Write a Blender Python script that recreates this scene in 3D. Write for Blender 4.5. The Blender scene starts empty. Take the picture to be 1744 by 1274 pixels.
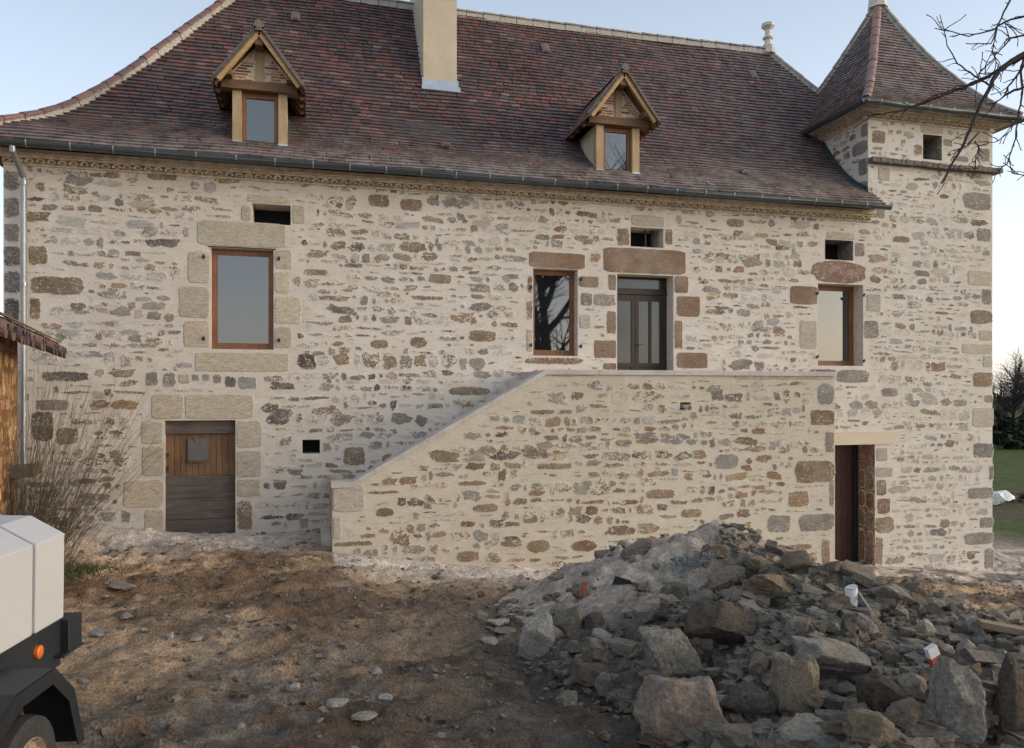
import bpy, math, random
import numpy as np
from mathutils import Vector, Matrix, noise as mnoise
R = math.radians
S = bpy.context.scene
C = S.collection
# ---------------------------------------------------------------- camera, sky, sun, exposure
YAW = math.atan(345/1300)
cam_d = bpy.data.cameras.new('camera'); cam = bpy.data.objects.new('camera', cam_d); C.objects.link(cam)
cam.location = (0, -14, 0); cam.rotation_euler = (R(90), 0, -YAW)
cam_d.sensor_width = 36; cam_d.lens = 1300/1744*36; cam_d.shift_y = 30/1744
cam_d.clip_end = 2000; cam_d.clip_start = .05
S.camera = cam
SUN_EL, SUN_AZ = R(15.0), R(112)         # low, off to the right, very soft
w = bpy.data.worlds.new('World'); S.world = w; w.use_nodes = True
nt = w.node_tree; bg = nt.nodes['Background']
sky = nt.nodes.new('ShaderNodeTexSky'); sky.sky_type = 'NISHITA'; sky.sun_disc = False
sky.sun_elevation = SUN_EL; sky.sun_rotation = SUN_AZ; sky.altitude = 200; sky.air_density = .8; sky.dust_density = 3.0; sky.ozone_density = 1.0
hz = nt.nodes.new('ShaderNodeMix'); hz.data_type = 'RGBA'; hz.inputs[0].default_value = .55      # thin high haze evens the sky out
nt.links.new(sky.outputs[0], hz.inputs[6]); 
geo = nt.nodes.new('ShaderNodeTexCoord'); sep = nt.nodes.new('ShaderNodeSeparateXYZ'); nt.links.new(geo.outputs['Generated'], sep.inputs[0])
rp = nt.nodes.new('ShaderNodeValToRGB'); nt.links.new(sep.outputs[2], rp.inputs[0]); e_ = rp.color_ramp.elements      # haze is palest near the horizon
e_[0].position = 0; e_[0].color = (1, .97, .92, 1); e_[1].position = .55; e_[1].color = (.30, .365, .43, 1); e_.new(.18).color = (.66, .71, .77, 1)
sc_ = nt.nodes.new('ShaderNodeMix'); sc_.data_type = 'RGBA'; sc_.blend_type = 'MULTIPLY'; sc_.inputs[0].default_value = 1; nt.links.new(rp.outputs[0], sc_.inputs[6]); sc_.inputs[7].default_value = (5.7, 5.6, 5.45, 1)
sc_.clamp_result = False; nt.links.new(sc_.outputs[2], hz.inputs[7])
nt.links.new(hz.outputs[2], bg.inputs[0]); bg.inputs[1].default_value = .15
sun_d = bpy.data.lights.new('sun', 'SUN'); sun_d.energy = .75; sun_d.angle = R(60); sun_d.color = (1, .96, .91)
sun = bpy.data.objects.new('sun', sun_d); C.objects.link(sun)
sd = Vector((math.sin(SUN_AZ)*math.cos(SUN_EL), math.cos(SUN_AZ)*math.cos(SUN_EL), math.sin(SUN_EL)))
sun.rotation_euler = sd.to_track_quat('Z', 'Y').to_euler(); sun.location = (30, 20, 12)
S.view_settings.view_transform = 'Standard'; S.view_settings.look = 'None'
S.view_settings.exposure = 1.05; S.view_settings.gamma = 1
# ---------------------------------------------------------------- helpers
SA, CA = math.sin(YAW), math.cos(YAW)
def ray(px, py):                         # direction through a pixel of the 1744x1274 frame, world axes, depth 1
    r = (px-872)/1300; u = (667-py)/1300
    return Vector((SA + r*CA, CA - r*SA, u))
def at_y(px, py, Y=0.0):                 # point on the vertical plane at this Y
    d = ray(px, py); k = (Y+14)/d.y
    return Vector((d.x*k, Y, d.z*k))
def at_d(px, py, depth):
    d = ray(px, py); return Vector((0, -14, 0)) + d*depth
def FX(px, Y=0.0): return at_y(px, 667, Y).x
def FZ(px, py, Y=0.0): return at_y(px, py, Y).z

class MB:
    def __init__(s): s.v = []; s.f = []; s.c = []; s.e = []; s.m = []
    def add(s, vs, fs, col=(.5, .5, .5), edge=0.0, mat=0):
        b = len(s.v); s.v += [tuple(p) for p in vs]
        s.c += [col]*len(vs) if not isinstance(col, list) else col
        s.e += [edge]*len(vs) if not isinstance(edge, list) else edge
        for f in fs: s.f.append([i+b for i in f]); s.m.append(mat)
    def box(s, a, b, col=(.5, .5, .5), edge=0.0, mat=0, M=None):
        x0, y0, z0 = a; x1, y1, z1 = b
        vs = [(x0,y0,z0),(x1,y0,z0),(x1,y1,z0),(x0,y1,z0),(x0,y0,z1),(x1,y0,z1),(x1,y1,z1),(x0,y1,z1)]
        if M is not None: vs = [M @ Vector(p) for p in vs]
        s.add(vs, [(0,3,2,1),(4,5,6,7),(0,1,5,4),(1,2,6,5),(2,3,7,6),(3,0,4,7)], col, edge, mat)
    def tube(s, pts, rad, n=8, col=(.5, .5, .5), mat=0, cap=True, edge=0.0):
        pts = [Vector(p) for p in pts]; k = len(pts)
        if not isinstance(rad, (list, tuple)): rad = [rad]*k
        vs = []; up = None
        for i, p in enumerate(pts):
            t = (pts[min(i+1, k-1)]-pts[max(i-1, 0)]).normalized()
            if up is None:
                up = t.orthogonal().normalized()
            up = (up - t*up.dot(t)); up = up.normalized() if up.length > 1e-5 else t.orthogonal().normalized()
            sd_ = t.cross(up)
            for j in range(n):
                a = 2*math.pi*j/n; vs.append(p + (up*math.cos(a)+sd_*math.sin(a))*rad[i])
        fs = []
        for i in range(k-1):
            for j in range(n):
                a = i*n+j; b = i*n+(j+1) % n; fs.append((a, b, b+n, a+n))
        if cap: fs.append(tuple(range(n-1, -1, -1))); fs.append(tuple(range((k-1)*n, k*n)))
        s.add(vs, fs, col, edge, mat)
    def prism(s, poly, y0, y1, col=(.5, .5, .5), mat=0, f=None, edge=0.0):   # poly in x,z ; extruded in y
        n = len(poly); f = f or (lambda a, y, b: (a, y, b))
        vs = [f(a, y0, b) for a, b in poly]+[f(a, y1, b) for a, b in poly]
        fs = [tuple(range(n)), tuple(range(2*n-1, n-1, -1))]
        for i in range(n):
            j = (i+1) % n; fs.append((j, i, i+n, j+n))
        s.add(vs, fs, col, edge, mat)
    def lathe(s, c, prof, n=16, col=(.5, .5, .5), mat=0):
        vs = []; c = Vector(c)
        for r, z in prof:
            for j in range(n):
                a = 2*math.pi*j/n; vs.append((c.x+r*math.cos(a), c.y+r*math.sin(a), c.z+z))
        fs = []
        for i in range(len(prof)-1):
            for j in range(n):
                a = i*n+j; b = i*n+(j+1) % n; fs.append((a, b, b+n, a+n))
        fs.append(tuple(range(n-1, -1, -1))); fs.append(tuple(range((len(prof)-1)*n, len(prof)*n)))
        s.add(vs, fs, col, 0.0, mat)
    def mesh(s, name, mats, org=(0, 0, 0), smooth=False):
        me = bpy.data.meshes.new(name)
        o = Vector(org)
        me.from_pydata([(p[0]-o.x, p[1]-o.y, p[2]-o.z) for p in s.v], [], s.f)
        for m in (mats if isinstance(mats, list) else [mats]): me.materials.append(m)
        me.polygons.foreach_set('material_index', s.m)
        if smooth: me.polygons.foreach_set('use_smooth', [True]*len(s.f))
        a = me.attributes.new('tone', 'FLOAT_COLOR', 'POINT')
        a.data.foreach_set('color', np.array([(c[0], c[1], c[2], 1) for c in s.c], dtype=np.float32).ravel())
        a = me.attributes.new('edge', 'FLOAT', 'POINT'); a.data.foreach_set('value', np.array(s.e, dtype=np.float32))
        me.update(); return me
    def build(s, name, mats, parent=None, smooth=False, label=None):
        org = wloc(parent) if parent else Vector((0, 0, 0))
        o = bpy.data.objects.new(name, s.mesh(name, mats, org, smooth)); C.objects.link(o)
        if parent: o.parent = parent
        if label: o['label'] = label
        return o
def wloc(o):
    v = Vector(o.location)
    while o.parent: o = o.parent; v += Vector(o.location)
    return v
def tag(o, label=None, cat=None, group=None, kind=None):
    for k, v in (('label', label), ('category', cat), ('group', group), ('kind', kind)):
        if v: o[k] = v
    return o
def thing(name, loc, label, cat, group=None):
    o = bpy.data.objects.new(name, None); C.objects.link(o); o.location = loc; o.empty_display_size = .2
    return tag(o, label, cat, group)
def recenter(o, base):                  # a single-mesh thing gets its origin at its base
    base = Vector(base)
    me = o.data; n = len(me.vertices); co = np.empty(n*3); me.vertices.foreach_get('co', co)
    co = co.reshape(-1, 3)-np.array(base); me.vertices.foreach_set('co', co.ravel()); o.location = base; return o
# ---- numpy value noise
def _h(ix, iy, seed):
    n = (ix.astype(np.int64)*374761393 + iy.astype(np.int64)*668265263 + seed*1442695041) & 0xffffffff
    n = ((n ^ (n >> 13))*1274126177) & 0xffffffff
    return ((n ^ (n >> 16)) & 0xffff)/65535.0
def vnoise(x, y, seed=0):
    x = np.asarray(x, float); y = np.asarray(y, float)
    ix = np.floor(x); iy = np.floor(y); fx = x-ix; fy = y-iy
    fx = fx*fx*(3-2*fx); fy = fy*fy*(3-2*fy)
    a = _h(ix, iy, seed); b = _h(ix+1, iy, seed); c = _h(ix, iy+1, seed); d = _h(ix+1, iy+1, seed)
    return (a*(1-fx)+b*fx)*(1-fy)+(c*(1-fx)+d*fx)*fy
def fbm(x, y, o=4, seed=0):
    x = np.asarray(x, float); y = np.asarray(y, float); s = 0; a = .5
    for i in range(o): s = s+a*vnoise(x*2**i, y*2**i, seed+i*7); a *= .5
    return s/(1-.5**o)
def sst(a, b, x):
    t = np.clip((x-a)/(b-a), 0, 1); return t*t*(3-2*t)
# ---------------------------------------------------------------- materials
class N:
    def __init__(s, name):
        s.m = bpy.data.materials.new(name); s.m.use_nodes = True; s.t = s.m.node_tree
        s.b = s.t.nodes['Principled BSDF']; s._c = None
    def set(s, sock, v):
        if hasattr(v, 'default_value') or hasattr(v, 'links'): s.t.links.new(v, sock)
        elif v is not None:
            if sock.type == 'RGBA' and len(v) == 3: v = (*v, 1)
            sock.default_value = v
    def coord(s, scale=(1, 1, 1), kind='Object'):
        tc = s.t.nodes.new('ShaderNodeTexCoord'); mp = s.t.nodes.new('ShaderNodeMapping')
        s.t.links.new(tc.outputs[kind], mp.inputs[0]); mp.inputs['Scale'].default_value = scale; return mp.outputs[0]
    def noise(s, sc, det=4, rough=.55, vec=None, dist=0, col=False):
        n = s.t.nodes.new('ShaderNodeTexNoise'); n.inputs['Scale'].default_value = sc; n.inputs['Detail'].default_value = det
        n.inputs['Roughness'].default_value = rough; n.inputs['Distortion'].default_value = dist
        s.t.links.new(vec or s.coord(), n.inputs['Vector']); return n.outputs[1 if col else 0]
    def voro(s, sc, vec=None, feat='F1', out=0):
        n = s.t.nodes.new('ShaderNodeTexVoronoi'); n.feature = feat; n.inputs['Scale'].default_value = sc
        s.t.links.new(vec or s.coord(), n.inputs['Vector']); return n.outputs[out]
    def ramp(s, x, stops):
        n = s.t.nodes.new('ShaderNodeValToRGB'); s.t.links.new(x, n.inputs[0]); e = n.color_ramp.elements
        while len(e) < len(stops): e.new(.5)
        for i, (p, c) in enumerate(stops):
            e[i].position = p; c = (c, c, c) if not isinstance(c, tuple) else c; e[i].color = (*c, 1)
        return n.outputs[0]
    def mix(s, f, a, b, mode='MIX'):
        n = s.t.nodes.new('ShaderNodeMix'); n.data_type = 'RGBA'; n.blend_type = mode
        s.set(n.inputs[0], f); s.set(n.inputs[6], a); s.set(n.inputs[7], b); return n.outputs[2]
    def math(s, op, a, b=None, c=None, clamp=False):
        n = s.t.nodes.new('ShaderNodeMath'); n.operation = op; n.use_clamp = clamp
        s.set(n.inputs[0], a)
        if b is not None: s.set(n.inputs[1], b)
        if c is not None: s.set(n.inputs[2], c)
        return n.outputs[0]
    def attr(s, name, out=0):
        n = s.t.nodes.new('ShaderNodeAttribute'); n.attribute_name = name; return n.outputs[out]
    def rnd(s):
        return s.t.nodes.new('ShaderNodeObjectInfo').outputs['Random']
    def hsv(s, col, h=.5, sa=1, v=1):
        n = s.t.nodes.new('ShaderNodeHueSaturation'); s.set(n.inputs[0], h); s.set(n.inputs[1], sa); s.set(n.inputs[2], v); s.set(n.inputs[4], col); return n.outputs[0]
    def out(s, col, rough=.85, bump=None, bs=.5, bd=.01, metal=0, spec=None, ior=None):
        s.set(s.b.inputs['Base Color'], col); s.set(s.b.inputs['Roughness'], rough); s.b.inputs['Metallic'].default_value = metal
        if spec is not None: s.b.inputs['Specular IOR Level'].default_value = spec
        if ior: s.b.inputs['IOR'].default_value = ior
        if bump is not None:
            n = s.t.nodes.new('ShaderNodeBump'); n.inputs['Strength'].default_value = bs; n.inputs['Distance'].default_value = bd
            s.t.links.new(bump, n.inputs['Height']); s.t.links.new(n.outputs[0], s.b.inputs['Normal'])
        return s.m
def masonry_mat(name, m1, m2, m3):
    n = N(name)
    flat = n.coord((1, 1, 2.6))
    e = n.attr('edge', 2); tone = n.attr('tone', 0)
    n1 = n.noise(9, 6, .72, n.coord((1, 1, 1.7)), .5); n2 = n.noise(32, 4, .7)
    jag = n.math('ADD', n.math('MULTIPLY', n.math('SUBTRACT', n1, .5), 3.1), n.math('MULTIPLY', n.math('SUBTRACT', n2, .5), 2.6))
    k = n.math('ADD', e, jag)
    mask = n.ramp(k, [(.36, 0.0), (.60, 1.0)])
    mask = n.math('MULTIPLY', mask, n.ramp(e, [(.02, 0.0), (.12, 1.0)]))
    # mortar
    big = n.noise(.45, 4, .6); md = n.noise(3.5, 5, .65); fine = n.noise(60, 3, .7)
    mort = n.mix(n.ramp(big, [(.35, 0.0), (.65, 1.0)]), m1, m2)
    mort = n.mix(n.ramp(md, [(.45, 0.0), (.8, .8)]), mort, m3)
    mort = n.hsv(mort, v=n.ramp(fine, [(.25, .84), (.75, 1.08)]))
    mort = n.mix(n.ramp(n.noise(5, 6, .75, n.coord((1, 1, 3.2)), .4), [(.54, 0.0), (.66, .5)]), mort, (.33, .30, .27))
    # stone: streaky, with lime left on its face
    st = n.noise(11, 6, .7, n.coord((1, 1, 4)), 1.0); sp = n.noise(70, 3, .7)
    scol = n.hsv(tone, v=n.ramp(st, [(.3, .5), (.5, .95), (.75, 1.45)]))
    scol = n.mix(n.ramp(n.noise(7, 4, .6), [(.45, 0.0), (.7, .55)]), scol, n.hsv(tone, h=.49, sa=1.3, v=.85))
    scol = n.hsv(scol, v=n.ramp(sp, [(.3, .72), (.7, 1.2)]))
    crev = n.ramp(n.noise(17, 5, .75, n.coord((1, 1, 1.8)), .8), [(.34, .75), (.44, 0.0)])
    rough_ = n.ramp(e, [(0.0, 1.0), (1.0, 1.0)]); dr = n.math('LESS_THAN', n.attr('edge', 2), 1.12)
    crev = n.math('MULTIPLY', n.math('MULTIPLY', crev, n.ramp(n.noise(6, 4, .6, n.coord((1, 1, 2))), [(.42, .1), (.6, 1.0)])), n.math('MULTIPLY_ADD', dr, .85, .12)); scol = n.mix(crev, scol, (.035, .03, .027))
    lime = n.ramp(n.noise(20, 5, .75, n.coord((1, 1, 1.6))), [(.50, 0.0), (.62, .85)]); lime = n.math('MULTIPLY', lime, n.ramp(n.noise(4.5, 4, .6), [(.42, .05), (.62, 1.0)])); crev = n.math('MULTIPLY', crev, 1.0)
    lime = n.math('MULTIPLY', lime, n.math('MULTIPLY_ADD', dr, .85, .12)); scol = n.mix(lime, scol, mort); scol = n.mix(n.ramp(n.noise(2.2, 3), [(.38, .0), (.66, .18)]), scol, mort)
    hb = n.math('ADD', n.math('ADD', n.math('MULTIPLY', mask, -.25), n.math('MULTIPLY', n1, .8)), n.math('ADD', n.math('MULTIPLY', st, .7), n.math('MULTIPLY', fine, .25)))
    return n.out(n.mix(mask, mort, scol), .92, hb, .5, .018, spec=.2)
M = {}
M['wall'] = masonry_mat('rubble_masonry', (.64, .565, .48), (.69, .62, .54), (.77, .715, .65))
M['stairwall'] = masonry_mat('rubble_masonry_warm', (.56, .485, .385), (.60, .53, .43), (.67, .615, .53))
M['shedwall'] = masonry_mat('ochre_masonry', (.17, .085, .035), (.24, .125, .055), (.40, .23, .11))
def simple(name, col, rough=.8, var=.25, sc=6, bs=.3, bd=.01, metal=0, stretch=(1, 1, 1), spec=None, fine=50):
    n = N(name); v = n.coord(stretch); a = n.noise(sc, 5, .6, v); b = n.noise(fine, 3, .6, v)
    c = n.hsv(col, v=n.ramp(a, [(.3, 1-var), (.7, 1+var)])); c = n.hsv(c, v=n.ramp(b, [(.3, 1-var*.5), (.7, 1+var*.5)]))
    return n.out(c, rough, n.math('ADD', a, b), bs, bd, metal, spec)
def wood(name, col, dark, ax=2, rough=.7, sc=14, var=.35):
    n = N(name); st = [9, 9, 9]; st[ax] = .8; v = n.coord(tuple(st)); a = n.noise(sc/6, 5, .65, v, .6); b = n.noise(sc, 3, .6, v)
    c = n.mix(n.ramp(a, [(.35, 0.0), (.7, 1.0)]), col, dark); c = n.hsv(c, v=n.ramp(b, [(.3, 1-var*.6), (.7, 1+var*.4)]))
    c = n.hsv(c, v=n.ramp(n.noise(2.2, 4), [(.35, .8), (.65, 1.1)]))
    return n.out(c, rough, n.math('ADD', a, b), .35, .004)
M['joinery'] = wood('stained_joinery', (.30, .13, .055), (.20, .08, .035), 2, .5)
M['darkjoinery'] = wood('old_dark_joinery', (.055, .033, .022), (.028, .019, .014), 2, .55)
M['oldplank'] = wood('old_brown_plank', (.25, .135, .065), (.14, .08, .045), 2, .8)
M['greyplank'] = wood('weathered_grey_plank', (.16, .13, .108), (.08, .066, .057), 0, .85)
M['beam'] = wood('oak_beam', (.22, .12, .065), (.13, .07, .04), 0, .8)
M['post'] = wood('pale_oak_post', (.50, .36, .21), (.40, .28, .16), 2, .8, var=.2)
M['rafter'] = wood('pale_rafter', (.56, .36, .16), (.42, .25, .11), 0, .75, var=.2)
M['doorleaf'] = wood('red_brown_door', (.085, .03, .02), (.055, .02, .014), 2, .5)
M['plank'] = wood('rough_sawn_plank', (.30, .22, .14), (.16, .12, .08), 0, .85)
M['oldslat'] = wood('weathered_slat', (.15, .125, .105), (.08, .068, .058), 0, .9)
M['render'] = simple('lime_render', (.56, .475, .34), .92, .12, 1.6, .5, .01, fine=110)
M['zinc'] = simple('zinc', (.115, .135, .145), .42, .14, 3, .08, .003, metal=.75)
M['zincbright'] = simple('bright_zinc', (.42, .46, .50), .4, .15, 4, .1, .003, metal=.7)
M['galv'] = simple('galvanised_pipe', (.30, .31, .32), .38, .18, 3, .1, .003, metal=.6)
M['hook'] = simple('pale_bracket', (.36, .37, .37), .5, .1, 5, .1, .002, metal=.3)
M['iron'] = simple('rusty_iron', (.05, .032, .025), .8, .3, 30, .3, .003)
M['lime'] = simple('lime_mortar', (.42, .385, .34), .9, .16, 8, .6, .015)
M['limestone'] = simple('cut_limestone', (.60, .57, .51), .85, .14, 5, .4, .008)
M['coping'] = simple('coping_mortar', (.50, .455, .42), .9, .15, 4, .6, .015)
M['corbel'] = simple('cornice_tile', (.62, .52, .40), .9, .3, 9, .6, .01)
M['lintelwood'] = simple('new_cream_lintel', (.60, .50, .37), .8, .05, 3, .15, .004)
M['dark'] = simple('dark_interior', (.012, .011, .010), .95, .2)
M['white'] = simple('white_paint', (.56, .545, .535), .38, .035, 2.5, .04, .002, fine=200)
M['gasket'] = simple('grey_seam', (.22, .225, .235), .6, .1)
M['black'] = simple('black_steel', (.014, .016, .02), .55, .3, 5, .15, .003)
M['rubber'] = simple('tyre_rubber', (.035, .032, .03), .85, .4, 9, .4, .006)
M['mud'] = simple('muddy_rim', (.30, .22, .15), .85, .35, 14, .5, .01)
n = N('orange_lens'); M['orange'] = n.out((.75, .16, .015), .35)
n = N('window_glass'); M['glass'] = n.out((.012, .014, .016), n.ramp(n.noise(3), [(.3, .01), (.7, .035)]), n.noise(1.1, 1), .04, .02, ior=2.4)
n = N('dim_door_glass'); M['dimglass'] = n.out((.03, .03, .027), .12, n.noise(1.5, 1), .04, .02, ior=1.75)
M['greysheet'] = simple('grey_glass_sheet', (.13, .125, .12), .35, .15, 3)
M['bark'] = simple('bark', (.045, .034, .028), .9, .35, 22, .6, .01)
M['bluebit'] = simple('blue_plastic', (.13, .155, .175), .6, .2)
M['redbit'] = simple('red_plastic', (.45, .06, .035), .6, .25)
M['pvc'] = simple('white_pvc', (.66, .66, .64), .5, .08)
M['stem'] = simple('grey_brown_stem', (.10, .08, .05), .85, .35, 4)
M['hedgeleaf'] = simple('dark_leaf', (.022, .032, .016), .8, .5, 1.2)
M['grassblade'] = simple('grass_blade', (.055, .075, .025), .8, .35, 2)
M['lichenstone'] = simple('lichened_slab', (.17, .15, .125), .95, .35, 12, .8, .02)
n = N('tile')
tn = n.attr('tone', 0); a = n.noise(20, 4, .65); big = n.noise(.5, 4, .6)
c = n.hsv(tn, v=n.ramp(a, [(.3, .75), (.7, 1.25)]))
dust_sheen = n.math('MULTIPLY', n.ramp(n.noise(3.0, 5, .75), [(.34, 0.1), (.66, .85)]), n.attr('edge', 2), None, True)
c = n.mix(dust_sheen, c, (.34, .30, .28))  # pale lime dust, plus sky sheen on eave rows painted into the colour
M['tile'] = n.out(c, .56, n.math('ADD', a, n.noise(70, 2)), .35, .006, spec=.6)
def rockmat(name, c1, c2, c3, sc=5):
    n = N(name); a = n.noise(sc, 7, .62, None, .4); b = n.noise(sc*7, 5, .65); f = n.noise(sc*30, 3, .7)
    c = n.mix(n.ramp(a, [(.38, 0.0), (.6, 1.0)]), c1, c2)
    c = n.mix(n.ramp(n.noise(sc*1.7, 6, .7), [(.56, 0.0), (.7, .85)]), c, c3)
    c = n.hsv(c, v=n.ramp(b, [(.3, .62), (.7, 1.3)])); c = n.hsv(c, v=n.ramp(f, [(.3, .75), (.7, 1.25)]))
    c = n.hsv(c, v=n.ramp(n.rnd(), [(0, .75), (1, 1.3)]), sa=n.ramp(n.rnd(), [(0, 1.15), (1, .8)]))
    h = n.math('ADD', n.math('ADD', a, n.math('MULTIPLY', b, .5)), n.math('MULTIPLY', f, .2))
    return n.out(c, .93, h, .9, .035, spec=.2)
M['rock_grey'] = rockmat('rubble_grey', (.175, .152, .122), (.235, .207, .172), (.34, .31, .265))
M['rock_brown'] = rockmat('rubble_brown', (.175, .132, .092), (.235, .183, .13), (.14, .115, .09))
M['rock_rust'] = rockmat('rubble_rust', (.18, .12, .085), (.225, .175, .13), (.16, .145, .13))
M['rock_pale'] = rockmat('rubble_pale', (.25, .22, .18), (.33, .295, .245), (.19, .16, .12))
M['rock_dark'] = rockmat('rubble_dark', (.088, .071, .055), (.118, .095, .073), (.085, .074, .062))
M['pebble'] = rockmat('pale_pebble', (.26, .23, .20), (.36, .33, .30), (.19, .15, .12), 8)
# ground: dirt with lime dust, grass beyond, driven by two attributes of the sheet
n = N('earth')
tn = n.attr('tone', 0); g1 = n.noise(1.3, 7, .68, None, .3); g2 = n.noise(9, 6, .7); g3 = n.noise(55, 4, .75)
c = n.hsv(tn, v=n.ramp(g1, [(.32, .68), (.68, 1.28)])); c = n.hsv(c, v=n.ramp(g2, [(.3, .55), (.7, 1.4)])); c = n.hsv(c, v=n.ramp(g3, [(.3, .6), (.72, 1.45)]))
vo = n.voro(38); c = n.mix(n.math('MULTIPLY', n.ramp(vo, [(.10, 1.0), (.2, 0.0)]), n.ramp(n.noise(4, 4), [(.5, 0.0), (.62, .8)])), c, (.33, .29, .25))
h = n.math('ADD', n.math('ADD', g2, n.math('MULTIPLY', g3, .45)), n.math('MULTIPLY', vo, .4))
M['earth'] = n.out(c, .95, h, 1.0, .05, spec=.15)
# ---------------------------------------------------------------- masonry builder
rnd = random.Random(11)
PAL = {'grey': (.235, .208, .178), 'blue': (.25, .238, .228), 'brown': (.23, .162, .105), 'ochre': (.31, .20, .115), 'dark': (.12, .098, .083),
       'pale': (.46, .41, .35), 'rust': (.225, .14, .10), 'buff': (.55, .475, .36), 'buffgrey': (.49, .43, .335), 'pink': (.46, .395, .33), 'rb': (.25, .17, .115), 'lg': (.37, .35, .325)}
def jit(c, k=.18, r=rnd):
    v = 1+r.uniform(-k, k); q = .05 if k > .15 else .02; return tuple(min(1, x*v*(1+r.uniform(-q, q))) for x in c)
def stone(mb, cs, ct, hw, hh, place, col, lift=.012, n=12, sq=3.0, jitter=.10, soft=.03, r=rnd, rag=1.0, tilt=0):
    ring = []
    if sq >= 8:                      # squared block with chipped arrises
        q = 7; c_ = [r.uniform(.0, .022) for _ in range(4)]; sk = [r.uniform(-.008, .008) for _ in range(4)]
        cor = [(-hw, -hh), (hw, -hh), (hw, hh), (-hw, hh)]
        for k in range(4):
            a, b = cor[k], cor[(k+1) % 4]
            for i in range(q):
                t = (i+.5)/q; j = r.uniform(-.005, .005)
                x, z = a[0]+(b[0]-a[0])*t, a[1]+(b[1]-a[1])*t
                if i in (0, q-1): x -= math.copysign(c_[k]*.4, x); z -= math.copysign(c_[k]*.4, z)
                if k % 2 == 0: z += j+sk[k]
                else: x += j+sk[k]
                ring.append((x, z))
        n = len(ring)
    for i in range(0 if ring else n):
        a = 2*math.pi*(i+.5)/n; ca, sa = math.cos(a), math.sin(a)
        q = (abs(ca)**sq+abs(sa)**sq)**(-1/sq)
        j = 1+r.uniform(-jitter, jitter)
        x = ca*q*hw*j; z = sa*q*hh*j
        ring.append((x, z + x*tilt))
    m = min(hw, hh); k = max(.25, 1-soft/m)
    vs = [place(cs+x, ct+z, .002) for x, z in ring]+[place(cs+x*max(.3, 1-soft/hw), ct+z*k, lift) for x, z in ring]+[place(cs, ct, lift*1.15)]
    fs = []
    for i in range(n):
        j = (i+1) % n; fs.append((i, j, j+n, i+n)); fs.append((i+n, j+n, 2*n))
    mb.add(vs, fs, col, [0.0]*n+[rag]*(n+1))
def blocks(mb, lst, place, Y=0.0, conv=None, r=rnd):
    """dressed blocks given as frame rectangles (x0,y0,x1,y1,tone,[square])"""
    out = []
    for b in lst:
        x0, y0, x1, y1, tn = b[:5]; sq = b[5] if len(b) > 5 else 9
        ym = (y0+y1)/2
        if conv: s0, t1 = conv(x0, y0); s1, t0 = conv(x1, y1)
        else:
            s0, s1 = FX(x0, Y), FX(x1, Y); xm = (x0+x1)/2; t1, t0 = FZ(xm, y0, Y), FZ(xm, y1, Y)
        if tn in ('buff', 'buffgrey', 'pink', 'rb') and sq > 4: sq = 9
        fld = tn in ('brown', 'rust', 'dark', 'grey', 'blue', 'ochre')
        stone(mb, (s0+s1)/2, (t0+t1)/2, (s1-s0)/2, (t1-t0)/2, place, jit(PAL[tn], .13 if fld else .07, r), .008 if fld else .011, 20, min(sq, 6) if fld else sq, .06 if fld else .025, .024 if fld else .014, r, 1.05 if fld else 1.3)
        out.append((s0, t0, s1, t1))
    return out
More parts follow.
